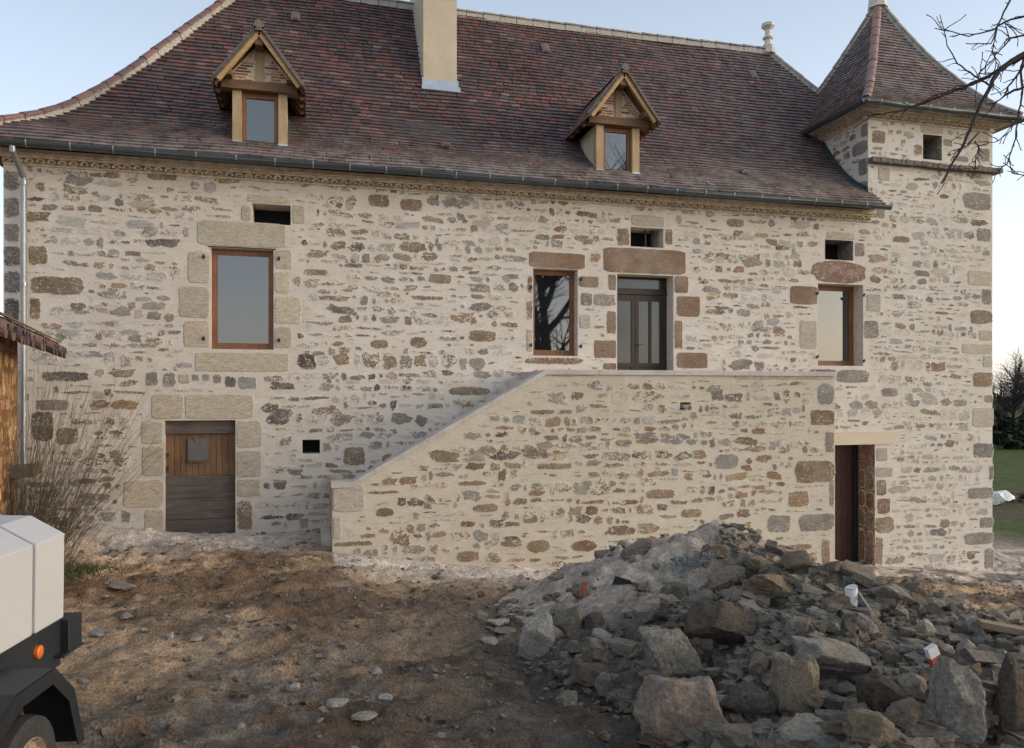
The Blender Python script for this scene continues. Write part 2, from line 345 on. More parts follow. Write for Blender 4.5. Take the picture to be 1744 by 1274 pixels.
def rubble(mb, s0, s1, t0, t1, place, inside, avoid, seed, dens=.85, big=.06, mixp=None, hr=(.11, .205), r_soft=.026, rags=None, fill=True):
    placed = {}
    def clash(a, b, c_, d_):
        for q in range(int(math.floor(a)), int(math.floor(c_))+1):
            for p in placed.get(q, ()):
                if c_ > p[0] and a < p[2] and d_ > p[1] and b < p[3]: return True
        return False
    def put(a, b, c_, d_):
        for q in range(int(math.floor(a)), int(math.floor(c_))+1): placed.setdefault(q, []).append((a, b, c_, d_))
    r = random.Random(seed); t = t0; gal = []
    while t < t1:
        h = r.uniform(*hr)
        if r.random() < .15: h *= 1.35
        s = s0+r.uniform(-.2, 0)
        ph = r.uniform(0, 6)
        while s < s1:
            w_ = r.choice((r.uniform(.10, .2), r.uniform(.18, .34), r.uniform(.26, .52)))*(.7+h*1.9)
            wob = .04*math.sin(s*1.1+ph)+.025*math.sin(s*3.1+ph*2)
            hw = w_/2-r.uniform(.006, .02); hh = h/2*r.choice((r.uniform(.35, .6), r.uniform(.6, .9), r.uniform(.8, 1.05), r.uniform(.85, 1.1)))
            cs, ct = s+w_/2, t+h/2+wob+r.uniform(-1, 1)*(h/2-hh)*.9
            if hh < h*.27 and r.random() < .5: gal.append((cs, ct+(h*.3 if ct < t+h/2+wob else -h*.3), hw*r.uniform(.4, .8)))
            s += w_+r.uniform(-.01, .03)
            d = dens(cs, ct) if callable(dens) else dens
            if r.random() > d: continue
            if not inside(cs-hw, ct-hh) or not inside(cs+hw, ct-hh) or not inside(cs-hw, ct+hh) or not inside(cs+hw, ct+hh): continue
            bad = False
            for a in avoid:
                if cs+hw > a[0]-.02 and cs-hw < a[2]+.02 and ct+hh > a[1]-.015 and ct-hh < a[3]+.015: bad = True; break
            if bad: continue
            ks, ws = mixp(cs, ct)
            tn = r.choices(ks, ws)[0]
            pale = r.choice(rags) if rags else r.choices((.45, .65, .85, 1.08), (22, 27, 27, 24))[0]
            put(cs-hw, ct-hh, cs+hw, ct+hh)
            stone(mb, cs, ct, hw, hh, place, jit(PAL[tn], .25, r), r.uniform(.003, .009), 13, r.choice((2.2, 3, 4, 6)), .25, min(r_soft, hh*.6), r, pale, r.uniform(-.12, .12))
        t += h*.95
    if fill:                       # slivers and small stones wedged between the courses
        t = t0
        while t < t1:
            h = r.uniform(.05, .095); s = s0+r.uniform(-.1, 0); ph = r.uniform(0, 6)
            while s < s1:
                hw = r.uniform(.035, .15); hh = h*r.uniform(.26, .5); cs, ct = s+hw, t+h/2+.03*math.sin(s*1.7+ph)+r.uniform(-.02, .02); s += 2*hw+r.uniform(.0, .05)
                if clash(cs-hw-.012, ct-hh-.008, cs+hw+.012, ct+hh+.008): continue
                if not inside(cs-hw, ct-hh) or not inside(cs+hw, ct+hh) or not inside(cs-hw, ct+hh) or any(cs+hw > a[0]-.02 and cs-hw < a[2]+.02 and ct+hh > a[1]-.015 and ct-hh < a[3]+.015 for a in avoid): continue
                put(cs-hw, ct-hh, cs+hw, ct+hh)
                stone(mb, cs, ct, hw, hh, place, jit(PAL[r.choices(('lg', 'grey', 'brown', 'pale', 'dark', 'pink'), (28, 24, 18, 12, 10, 8))[0]], .25, r), .004, 9, r.choice((2.2, 3)), .24, .014, r, r.choice((.5, .6, .75, .95)), r.uniform(-.15, .15))
            t += h
    for cs, ct, hw in (() if fill else gal):
        if not inside(cs-hw, ct-.03) or not inside(cs+hw, ct+.03) or any(cs+hw > a[0]-.02 and cs-hw < a[2]+.02 and ct+.03 > a[1]-.015 and ct-.03 < a[3]+.015 for a in avoid): continue
        ks, ws = mixp(cs, ct); stone(mb, cs, ct, hw, r.uniform(.014, .028), place, jit(PAL[r.choices(ks, ws)[0]], .25, r), .005, 9, 2.4, .2, .012, r, r.uniform(.5, .9), r.uniform(-.15, .15))
def wall_grid(mb, s0, s1, t0, t1, holes, place):
    ss = sorted({s0, s1} | {h[0] for h in holes} | {h[2] for h in holes}); ts = sorted({t0, t1} | {h[1] for h in holes} | {h[3] for h in holes})
    for i in range(len(ss)-1):
        for j in range(len(ts)-1):
            cx, cz = (ss[i]+ss[i+1])/2, (ts[j]+ts[j+1])/2
            if any(h[0] < cx < h[2] and h[1] < cz < h[3] for h in holes): continue
            if cx < s0 or cx > s1 or cz < t0 or cz > t1: continue
            mb.add([place(ss[i], ts[j], 0), place(ss[i+1], ts[j], 0), place(ss[i+1], ts[j+1], 0), place(ss[i], ts[j+1], 0)], [(0, 1, 2, 3)], PAL['pale'], 0.0)
    for h in holes:
        d = -h[4]; a, b, c, e = h[:4]
        P = [place(a, b, 0), place(c, b, 0), place(c, e, 0), place(a, e, 0), place(a, b, d), place(c, b, d), place(c, e, d), place(a, e, d)]
        tn = h[5] if len(h) > 5 else None
        mb.add(P, [(0, 4, 5, 1), (1, 5, 6, 2), (2, 6, 7, 3), (3, 7, 4, 0)], PAL[tn] if tn else PAL['pale'], .8 if tn else 0.15)
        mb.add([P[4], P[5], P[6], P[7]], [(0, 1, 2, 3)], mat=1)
# ---------------------------------------------------------------- the house
XL, XT, XR, DEPTH = -4.77, 11.70, 15.04, 7.0
TD = 3.34; ZE = 3.95; ZB = -5.2
house = thing('stone_house', ((XL+XR)/2, DEPTH/2, -3.2), 'long pale rubble stone farmhouse with brown tiled roof and square corner tower', 'house')
place_f = lambda s, t, o: (s, -o, t)
def hole(x0, y0, x1, y1, d, tn=None):
    xm = (x0+x1)/2; return (FX(x0), FZ(xm, y1), FX(x1), FZ(xm, y0), d, tn)
H_w1 = hole(359, 424, 466, 595, .30); H_v1 = hole(430, 348, 495, 382, .5)
H_d1 = (FX(280), -2.52, FX(401), FZ(340, 716), .3, None)
H_s = hole(515, 749, 545, 773, .45); H_w2 = hole(908, 458, 984, 606, .35); H_v2 = hole(1074, 388, 1130, 421, .5)
H_d2 = (FX(1051), .30, FX(1147), FZ(1098, 468), .45, None); H_v3 = hole(1405, 409, 1453, 443, .5, 'grey')
H_w3 = hole(1393, 484, 1470, 623, .45); H_d3 = (10.2, -3.84, FX(1490), FZ(1460, 757), .75, 'rust'); H_t = hole(1572, 230, 1604, 272, .6, 'grey')
HOLES = [H_w1, H_v1, H_d1, H_s, H_w2, H_v2, H_d2, H_v3, H_w3, H_d3, H_t]
mb = MB()
fw = MB()
wall_grid(fw, XL, XT, ZB, 3.95, [h for h in HOLES if h is not H_t and h[2] < XT+.9 and h is not H_d3], place_f)
# openings crossing the tower line are cut from the strip they are in
tw = MB()
fw2 = MB()
wall_grid(fw2, XL, XR, ZB, 3.95, [h for h in HOLES if h is not H_t], place_f)
wall_grid(fw2, XT, XR, 3.95, 6.15, [H_t], place_f)
fw = fw2
# dressed stone round the openings and at the corners (frame rectangles)
BL = [
 (336,377,487,421,'buffgrey',5), (333,599,492,634,'buff'),
 (320,428,357,482,'buffgrey'), (305,487,357,541,'buffgrey'), (312,546,357,592,'buff'), (468,426,498,458,'buffgrey'), (468,462,494,500,'buff'), (468,505,513,552,'buff'), (468,557,497,594,'buffgrey'),
 (421,333,496,346,'buff'), (410,350,428,378,'pink'), (497,349,520,382,'buffgrey'),
 (258,671,313,714,'buff'), (316,671,432,714,'buff'),
 (240,717,279,757,'buffgrey'), (241,760,279,811,'buffgrey'), (211,816,279,864,'buff'), (246,868,279,908,'buffgrey'),
 (403,717,446,763,'buffgrey'), (403,767,445,812,'buffgrey'), (403,816,444,846,'buffgrey'), (403,852,430,905,'brown'),
 (901,430,997,457,'rb'), (893,608,992,621,'rust',5), (986,470,1020,490,'rb'), (988,498,1010,522,'grey'), (986,535,1006,560,'pale'), (896,510,907,546,'grey'), (896,560,907,600,'pale'), (898,468,907,500,'rust'),
 (1027,423,1168,466,'rb'),
 (1076,366,1131,386,'buffgrey'), (1050,388,1072,420,'brown'), (1132,389,1146,418,'brown'),
 (1036,468,1050,494,'rb'), (1010,500,1049,522,'grey'), (1033,529,1050,570,'rb'), (1012,579,1050,610,'rb'), (1027,618,1050,630,'rb'),
 (1149,470,1172,499,'rb'), (1152,504,1193,539,'rb'), (1149,545,1163,594,'rb'), (1152,600,1205,628,'rb'),
 (1407,395,1456,408,'buffgrey'), (1455,413,1473,438,'grey'),
 (1382,444,1476,483,'rust',2.6), (1345,487,1392,519,'rb'), (1362,545,1391,595,'pale'), (1377,628,1424,640,'dark',4), (1425,629,1480,652,'grey',5),
 (1471,545,1497,577,'grey'), (1476,500,1500,530,'pale'),
 (1492,762,1512,785,'pink'), (1493,848,1517,876,'rust'), (1490,880,1523,908,'brown'), (1490,912,1504,966,'rust'), (1492,795,1520,812,'pink'), (1492,816,1510,845,'brown'),
 (585,760,622,793,'brown'), (1242,600,1248,602,'pale'),
 # relieving arch over the cellar door
 (247,633,270,658,'grey'), (277,634,300,660,'grey'), (305,636,323,654,'pink'), (326,636,340,650,'grey'), (344,636,358,650,'blue'), (362,638,378,654,'grey'), (382,640,402,660,'dark'), (405,641,438,664,'blue'),
 # left corner quoins beside and behind the downpipe
 (6,290,34,325,'grey'), (6,335,34,372,'grey'), (6,380,34,412,'grey'), (6,418,36,455,'dark'), (6,462,36,500,'dark'), (6,508,34,548,'dark'), (50,505,70,545,'brown'), (48,418,82,452,'brown'), (50,470,0+143,504-2,'brown'),
 (52,700,92,752,'dark'), (96,728,135,758,'brown'),(72,632,152,650,'dark'), (60,680,118,700,'grey'),
 # tower right corner
 (1640,327,1688,358,'grey'), (1663,388,1688,412,'grey'), (1648,460,1689,486,'buffgrey'), (1672,492,1689,520,'grey'), (1652,528,1690,552,'brown'), (1668,562,1690,580,'buffgrey'), (1638,585,1690,602,'buffgrey'), (1674,606,1690,625,'buffgrey'),
 (1656,633,1691,660,'brown'), (1676,672,1691,686,'grey'), (1656,694,1692,728,'buffgrey'), (1657,754,1692,780,'grey'), (1684,790,1692,820,'grey'), (1648,830,1692,850,'grey'), (1668,880,1692,900,'grey'), (1642,906,1692,928,'grey'), (1676,932,1693,970,'grey'),
 (1648,217,1684,248,'pink'), (1665,252,1686,276,'grey'), (1568,212,1606,228,'buffgrey'), (1606,236,1622,250,'grey'), (1556,246,1571,266,'brown'), (1484,222,1508,245,'brown'), (1496,284,1516,308,'buffgrey'), (1484,345,1508,372,'grey'), (1622,265,1650,276,'grey'),
 # single large stones
 (627,330,632+32,353,'brown',5), (681,338,720,360,'brown',5), (730,466,770,484,'brown',5), (700,503,755,512,'brown',5), (630,578,662,594,'brown',2.5), (698,573,728,593,'brown',2.5), (765,658,835,674,'brown',4), (798,562,845,582,'brown',4),
 (250,290,302,308,'brown',4), (517,458,560,470,'brown',4), (1238,372,1268,388,'brown',4), (1500,590+70,1530,676,'grey',4), (1520,402,1550,414,'brown',4),
]
rects = blocks(fw, BL, place_f)
avoid = [(h[0]-.02, h[1]-.02, h[2]+.02, h[3]+.02) for h in HOLES] + rects
avoid += [(FX(1422)-.2, FZ(1470, 757), FX(1521), FZ(1470, 735), 0)]
def mixf(s, t):
    if s > 10.9: return ('grey', 'pale', 'brown', 'buffgrey', 'lg'), (30, 20, 18, 10, 24)
    k = ['grey', 'lg', 'brown', 'ochre', 'dark', 'pale', 'pink']
    if s < 1.5 and t < 1: return k, (34, 16, 22, 5, 12, 6, 4)
    return k, (28, 18, 28, 6, 7, 8, 5)
def densf(s, t):
    d = .93
    if s > 10.9 and t > -2: d = .86
    return d
stair_shadow = lambda s, t: True
rubble(fw, XL+.05, XR-.05, ZB+.6, 3.72, place_f, lambda s, t: XL < s < XR, avoid, 5, densf, .05, mixf)
rubble(fw, XT+.1, XR-.05, 3.8, 5.85, place_f, lambda s, t: XT < s < XR, avoid, 6, .7, .05, mixf)
# other outer walls
def plain(mb, pts): mb.add(pts, [(0, 1, 2, 3)], PAL['pale'], 0.0)
plain(fw, [(XL, DEPTH, ZB), (XL, 0, ZB), (XL, 0, 3.95), (XL, DEPTH, 3.95)])
plain(fw, [(XR, DEPTH, ZB), (XL, DEPTH, ZB), (XL, DEPTH, 3.95), (XR, DEPTH, 3.95)])
plain(fw, [(XR, 0, ZB), (XR, DEPTH, ZB), (XR, DEPTH, 3.95), (XR, 0, 3.95)])
pl = lambda s, t, o: (XL-o, s, t)
rubble(fw, .1, DEPTH-.1, ZB+1, 3.7, lambda s, t, o: (XL-o, DEPTH-s, t), lambda s, t: .12 < s < DEPTH-.12, [], 8, .9, .05, mixf)
rubble(fw, .1, DEPTH-.1, ZB+.6, 3.7, lambda s, t, o: (XR+o, s, t), lambda s, t: .12 < s < DEPTH-.12, [], 9, .9, .05, mixf)
fw.build('wall', [M['wall'], M['dark']], house)
# tower walls above the roof
tower = bpy.data.objects.new('tower', None); C.objects.link(tower); tower.parent = house; tower.location = Vector(((XT+XR)/2, TD/2, ZE))-wloc(house)
tw = MB()
plain(tw, [(XT, TD, 3.5), (XT, .004, 3.5), (XT, .004, 6.15), (XT, TD, 6.15)])
plain(tw, [(XR, .004, 3.95), (XR, TD, 3.95), (XR, TD, 6.15), (XR, .004, 6.15)])
plain(tw, [(XR, TD, 3.9), (XT, TD, 3.9), (XT, TD, 6.15), (XR, TD, 6.15)])
plf = lambda s, t, o: (XT-o, -s, t)
for i, (z0, z1, w_) in enumerate(((5.55, 5.85, .22), (5.2, 5.5, .5), (4.72, 5.1, .3), (4.3, 4.6, .36), (5.9, 6.05, .4))):
    stone(tw, -w_/2-.01, (z0+z1)/2, w_/2, (z1-z0)/2, plf, jit(PAL['grey'], .15), .014, 16, 6, .05, .02, rnd, 1.2)
rubble(tw, -TD+.1, -.5, 4.0, 6.0, plf, lambda s, t: -TD < s < -.05, [], 21, .8, .03, lambda s, t: (('pale', 'grey', 'brown'), (40, 30, 30)))
rubble(tw, .1, TD-.1, 4.0, 6.0, lambda s, t, o: (XR+o, s, t), lambda s, t: .08 < s < TD, [], 22, .8, .03, mixf)
tw.build('tower_wall', M['wall'], tower)
mb = MB()     # string course: rough slab, in three lengths
zs = 5.0
for a, b, dz in ((XT-.0, XT+1.5, .0), (XT+1.51, XT+2.5, -.012), (XT+2.51, XR+.16, .006)):
    k = 14
    for i in range(k):
        x0 = a+(b-a)*i/k; x1 = a+(b-a)*(i+1)/k
        mb.box((x0, -.13-rnd.uniform(0, .025), zs-.045-rnd.uniform(0, .015)+dz), (x1, .05, zs+.045+rnd.uniform(0, .012)+dz))
mb.box((XR+.002, -.1, zs-.04), (XR+.16, .35, zs+.05))
mb.build('string_course', M['lichenstone'], tower)
# cornice of scalloped tiles (genoise)
def genoise(mb, p0, d, n_out, L, z, r=.066, step=.16, back=.105):
    p0 = Vector(p0); d = Vector(d); o = Vector(n_out); k = int(L/step)
    up = Vector((0, 0, 1))
    for i in range(k):
        c = p0+d*(i+.5)*step; vs = []; m = 7
        for t_, lo in ((0, r), (1, r-.018)):
            for dep in (0, 1):
                for j in range(m+1):
                    a = math.pi*j/m
                    q = c+d*(math.cos(a)*lo)+up*(math.sin(a)*lo*1.05)+o*(back*dep+rnd.uniform(-.003, .003)); q.z += z
                    vs.append(q)
        m1 = m+1; fs = []
        for j in range(m):
            fs.append((j, j+1, m1+j+1, m1+j)); fs.append((2*m1+j, 3*m1+j, 3*m1+j+1, 2*m1+j+1)); fs.append((m1+j, m1+j+1, 3*m1+j+1, 3*m1+j))
        mb.add(vs, fs, jit((.5, .5, .5)))
    a = p0+up*(z+r*1.02); b = a+d*L
    for (z0, z1, bk) in ((.0, .035, back+.03), (-r*1.02-.03, -r*1.02-.001, back-.07), (.036, .12, back+.09)):
        q = [a+up*z0, b+up*z0, b+up*z0+o*bk, a+up*z0+o*bk]; q += [v+up*(z1-z0) for v in q]
        mb.add(q, [(0, 1, 2, 3), (4, 7, 6, 5), (0, 4, 5, 1), (1, 5, 6, 2), (2, 6, 7, 3), (3, 7, 4, 0)])
    q = [a-up*(r*1.02+.0)+o*.03, b-up*(r*1.02)+o*.03, b+o*.03, a+o*.03]
    mb.add(q, [(0, 1, 2, 3)], mat=1)
mb = MB()
genoise(mb, (XL, 0, 0), (1, 0, 0), (0, -1, 0), XT-XL+.05, 3.70)
mb.build('cornice', [M['corbel'], M['corbel']], house)
mb = MB()
genoise(mb, (XT, 0, 0), (1, 0, 0), (0, -1, 0), TD, 5.93)
genoise(mb, (XT, TD, 0), (0, -1, 0), (-1, 0, 0), TD, 5.93)
genoise(mb, (XR, 0, 0), (0, 1, 0), (1, 0, 0), TD, 5.93)
mb.box((XT-.26, -.26, 6.045), (XR+.26, TD+.26, 6.13), mat=1)
mb.build('tower_cornice', [M['corbel'], M['corbel']], tower)
# ---- roofs
PROF = [(0, 0), (.386, .33), (1.04, .80), (1.8, 1.70), (2.66, 2.97), (3.5, 4.22), (3.9, 4.83)]
TPROF = [(0, 0), (.3, .27), (.62, .64), (1.15, 1.45), (1.6, 2.30), (2.05, 3.28)]
def resample(prof, step):
    pts = [Vector((a, b)) for a, b in prof]; P = []
    for i in range(len(pts)-1):            # catmull-rom smoothing
        p0 = pts[max(i-1, 0)]; p1 = pts[i]; p2 = pts[i+1]; p3 = pts[min(i+2, len(pts)-1)]
        for k in range(12):
            t = k/12; P.append(.5*((2*p1)+(p2-p0)*t+(2*p0-5*p1+4*p2-p3)*t*t+(3*p1-p0-3*p2+p3)*t**3))
    P.append(pts[-1]); out = [P[0]]; acc = 0
    for i in range(1, len(P)):
        seg = (P[i]-P[i-1]).length
        while acc+seg >= step*len(out):
            k = (step*len(out)-acc)/seg; out.append(P[i-1].lerp(P[i], k))
        acc += seg
    out.append(P[-1]); return out
def hprof(prof, u):
    for i in range(len(prof)-1):
        if u <= prof[i+1][0]:
            a, b = prof[i], prof[i+1]; return a[1]+(b[1]-a[1])*(u-a[0])/(b[0]-a[0])
    return prof[-1][1]
TT = [(.060, .037, .038), (.085, .047, .044), (.125, .054, .046), (.175, .064, .050), (.085, .058, .054), (.17, .11, .095)]
def tcol(r, x, y):
    k = float(vnoise(x*.9, y*2.2, 3))
    w_ = (34-14*k, 26, 14+20*k, 3+26*max(0, k-.42), 12, 3)
    return jit(r.choices(TT, w_)[0], .16, r)
def roof_face(mb, P0, al, inn, prof, lo, hi, step=.118, tw_=.185, z0=ZE, seed=1, lite=None, sw=1):
    r = random.Random(seed); pr = resample(prof, step); P0 = Vector(P0); al = Vector(al); inn = Vector(inn)
    for j in range(len(pr)-1):
        a, b = pr[j], pr[j+1]; nrm = Vector((-(b-a).y, (b-a).x)).normalized()
        s0, s1 = lo(a.x), hi(a.x)
        if s1-s0 < .03: continue
        x = s0-(r.random())*tw_
        while x < s1:
            xa = max(x+.003, s0); xb = min(x+tw_-.003, s1); x += tw_*r.uniform(.93, 1.06)
            if xb-xa < .02: continue
            th = .034+r.uniform(-.004, .008); sk = r.uniform(-.005, .005); l2 = .006; dz = .004*r.random()
            wav = .012*math.sin(xa*1.9+j*.2)+.01*math.sin(xa*.6+j*.07)
            def pt(s, base, lift):
                q = base+nrm*(lift+wav); v = P0+al*s+inn*q.x; v.z = z0+q.y; return v
            ov = (b-a)*.06
            vs = [pt(xa, a, -.01), pt(xb, a, -.01), pt(xa, a, th+sk), pt(xb, a, th-sk), pt(xb, b+ov, l2), pt(xa, b+ov, l2), pt(xb, b, -.02), pt(xa, b, -.02)]
            fs = [(0, 1, 3, 2), (2, 3, 4, 5), (0, 2, 5, 7), (1, 6, 4, 3)]
            if sw < 0: fs = [f[::-1] for f in fs]
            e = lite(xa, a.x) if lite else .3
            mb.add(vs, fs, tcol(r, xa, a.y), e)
    # deck beneath
    for j in range(len(prof)-1):
        (u0, h0), (u1, h1) = prof[j], prof[j+1]
        q = [(lo(u0), u0, h0), (hi(u0), u0, h0), (hi(u1), u1, h1), (lo(u1), u1, h1)]
        vs = []
        for s, u, h in q:
            v = P0+al*s+inn*u; v.z = z0+h-.02; vs.append(v)
        mb.add(vs, [(0, 1, 2, 3)], (.05, .04, .035), 0.0)
OV = .43
mb = MB()
W = XR+OV-(XL-OV)
def hi_front(u):
    y = u-OV
    if y < 1.62: return XT+.06-(XL-OV)
    return W-u
def dust_sheen_front(x, u): return float(min(1, .12+1.6*max(0, 1-u/1.4)*(.35+.65*(x/16))+.3*max(0, (x-10)/6)))  # paler towards the eave: lime dust and grazing light put into tile colour
roof_face(mb, (XL-OV, -OV, 0), (1, 0, 0), (0, 1, 0), PROF, lambda u: u, hi_front, seed=31, lite=dust_sheen_front)
D2 = DEPTH+2*OV
roof_face(mb, (XL-OV, DEPTH+OV, 0), (0, -1, 0), (1, 0, 0), PROF, lambda u: u, lambda u: D2-u, seed=32)
roof_face(mb, (XR+OV, -OV, 0), (0, 1, 0), (-1, 0, 0), PROF, lambda u: u if u > 2.06 else TD+.3, lambda u: D2-u, seed=33)
roof_face(mb, (XR+OV, DEPTH+OV, 0), (-1, 0, 0), (0, -1, 0), PROF, lambda u: u, lambda u: W-u, seed=34)
# eaves underside
for (a, b) in (((XL-OV+.02, -OV+.02), (XT+.05, -.001)), ((XL-OV+.02, .0), (XL-.001, DEPTH+OV-.02))):
    mb.add([(a[0], a[1], ZE-.03), (b[0], a[1], ZE-.03), (b[0], b[1], ZE-.03), (a[0], b[1], ZE-.03)], [(0, 3, 2, 1)], (.10, .07, .05))
roof = mb.build('roof', M['tile'], house)
# ridge and hips: lime bedding with a tile on top
def capline(mbm, mbt, pts, rr=.105, tl=.36, bed=.085, cols=None, z=.03, mwid=.10, seed=1):
    r = random.Random(seed); pts = [Vector(p) for p in pts]
    L = [0]
    for i in range(1, len(pts)): L.append(L[-1]+(pts[i]-pts[i-1]).length)
    def P(s):
        s = max(0, min(L[-1], s))
        for i in range(1, len(pts)):
            if s <= L[i]+1e-9: return pts[i-1].lerp(pts[i], (s-L[i-1])/max(1e-9, L[i]-L[i-1]))
        return pts[-1]
    n = max(1, int(round(L[-1]/tl)))
    for i in range(n):
        a, b = P(L[-1]*i/n), P(L[-1]*(i+1)/n); t = (b-a).normalized(); sd_ = t.cross(Vector((0, 0, 1))).normalized(); up = sd_.cross(t)
        if up.z < 0: up = -up
        b2 = b+t*.03
        dw = r.uniform(-.006, .006)
        q = []
        for p, hh in ((a, bed), (b, bed)):
            for k_, m_ in ((-mwid+dw, -.06), (-mwid*.85+dw, z+hh), (mwid*.85+dw, z+hh), (mwid+dw, -.06)): q.append((p if p is a else p-t*.014)+sd_*k_+up*m_)
        mbm.add(q, [(0, 4, 5, 1), (1, 5, 6, 2), (2, 6, 7, 3), (0, 1, 2, 3), (7, 6, 5, 4)])
        vs = []; m = 8
        for p, ra in ((a, rr*1.06), (b2, rr*.93)):
            for rr2 in (ra, ra-.016):
                for j in range(m+1):
                    an = math.pi*(.06+.88*j/m); vs.append(p+sd_*(math.cos(an)*rr2)+up*(math.sin(an)*rr2*.8+z+bed-.03+dw))
        k = m+1; fs = []
        for j in range(m):
            fs += [(j, j+1, 2*k+j+1, 2*k+j), (k+j, 3*k+j, 3*k+j+1, k+j+1), (j, k+j, k+j+1, j+1), (2*k+j, 2*k+j+1, 3*k+j+1, 3*k+j)]
        mbt.add(vs, fs, jit(r.choice(cols or TT[1:4]), .15, r), .15)
RED = [(.20, .085, .062), (.16, .072, .058), (.13, .065, .055)]
PALE = [(.34, .30, .26), (.30, .25, .21), (.25, .20, .17)]
rl = (XL-OV+3.9, -OV+3.9, ZE+4.83); rr_ = (XR+OV-3.9, -OV+3.9, ZE+4.83)
hipc = lambda sx, sy, ox, oy, prof, z0: [(ox+sx*p.x, oy+sy*p.x, z0+p.y) for p in resample(prof, .3)]
mm, mt = MB(), MB()
pts_r = [Vector(rl).lerp(Vector(rr_), i/20)+Vector((0, 0, -.05*math.sin(math.pi*i/20))) for i in range(21)]
capline(mm, mt, pts_r, .115, .40, .075, PALE, .02, .10, 3)
capline(mm, mt, hipc(1, 1, XL-OV, -OV, PROF, ZE), .125, .36, .06, RED, .01, .085, 4)
capline(mm, mt, hipc(1, -1, XL-OV, DEPTH+OV, PROF, ZE), .11, .34, .07, RED, .03, .12, 5)
hp = [p for p in hipc(-1, 1, XR+OV, -OV, PROF, ZE) if p[1] > 1.62]
capline(mm, mt, hp, .095, .36, .045, PALE, .01, .09, 6)
capline(mm, mt, hipc(-1, -1, XR+OV, DEPTH+OV, PROF, ZE), .11, .34, .07, RED, .03, .12, 7)
mm.build('ridge_mortar', M['lime'], house); mt.build('ridge_tile_row', M['tile'], house)
# tower roof
mb = MB(); TX0, TX1, TY0, TY1 = XT-.38, XR+.38, -.38, TD+.38; ZT = 6.16; TW = TX1-TX0
for P0, al, inn, sdx in (((TX0, TY0, 0), (1, 0, 0), (0, 1, 0), 1), ((TX0, TY1, 0), (0, -1, 0), (1, 0, 0), 2), ((TX1, TY0, 0), (0, 1, 0), (-1, 0, 0), 3), ((TX1, TY1, 0), (-1, 0, 0), (0, -1, 0), 4)):
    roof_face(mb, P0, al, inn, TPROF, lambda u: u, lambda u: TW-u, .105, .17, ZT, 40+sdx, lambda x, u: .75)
mb.add([(TX0+.02, TY0+.02, ZT-.03), (TX1-.02, TY0+.02, ZT-.03), (TX1-.02, TY1-.02, ZT-.03), (TX0+.02, TY1-.02, ZT-.03)], [(0, 3, 2, 1)], (.12, .09, .07))
mb.build('tower_roof', M['tile'], tower)
mm, mt = MB(), MB()
for sx, sy, ox, oy, cl, sdx in ((1, 1, TX0, TY0, [(.27, .14, .11), (.22, .12, .10), (.20, .105, .085)], 1), (-1, 1, TX1, TY0, PALE, 2), (1, -1, TX0, TY1, PALE, 3), (-1, -1, TX1, TY1, PALE, 4)):
    capline(mm, mt, hipc(sx, sy, ox, oy, TPROF, ZT), .095, .34, .03 if sdx == 1 else .045, cl, .01, .085, 50+sdx)
mm.build('tower_ridge_mortar', M['lime'], tower); mt.build('tower_ridge_tile_row', M['tile'], tower)
mb = MB(); c = ((TX0+TX1)/2, (TY0+TY1)/2, ZT+3.28)
mb.lathe((c[0], c[1], c[2]-.12), [(.23, 0), (.20, .27), (.17, .30), (.17, .42), (.11, .45), (.09, .7), (.14, .74), (.14, .84), (.03, .9)], 8)
mb.build('tower_finial', M['limestone'], tower)
mb = MB(); mb.lathe((rr_[0]-.05, rr_[1], rr_[2]-.02), [(.20, 0), (.18, .20), (.10, .26), (.08, .38), (.14, .41), (.14, .45), (.08, .48), (.075, .63), (.15, .70), (.17, .72), (.17, .79), (.13, .81)], 8)
mb.build('finial', M['limestone'], house)
# flashing where the roof meets the tower
ZT0W = 6.12
mb = MB(); pr = [p for p in resample(PROF, .18) if p.x-OV > -.02 and ZE+p.y < ZT0W]
for i in range(len(pr)-1):
    a, b = pr[i], pr[i+1]
    mb.add([(XT-.022, a.x-OV, ZE+a.y-.02), (XT-.022, b.x-OV, ZE+b.y-.02), (XT-.022, b.x-OV, ZE+b.y+.12), (XT-.022, a.x-OV, ZE+a.y+.12),
            (XT-.12, a.x-OV, ZE+a.y+.035), (XT-.12, b.x-OV, ZE+b.y+.035), (XT-.022, b.x-OV, ZE+b.y+.05), (XT-.022, a.x-OV, ZE+a.y+.05)], [(0, 1, 2, 3), (4, 5, 6, 7)])
mb.build('flashing', M['zinc'], house)
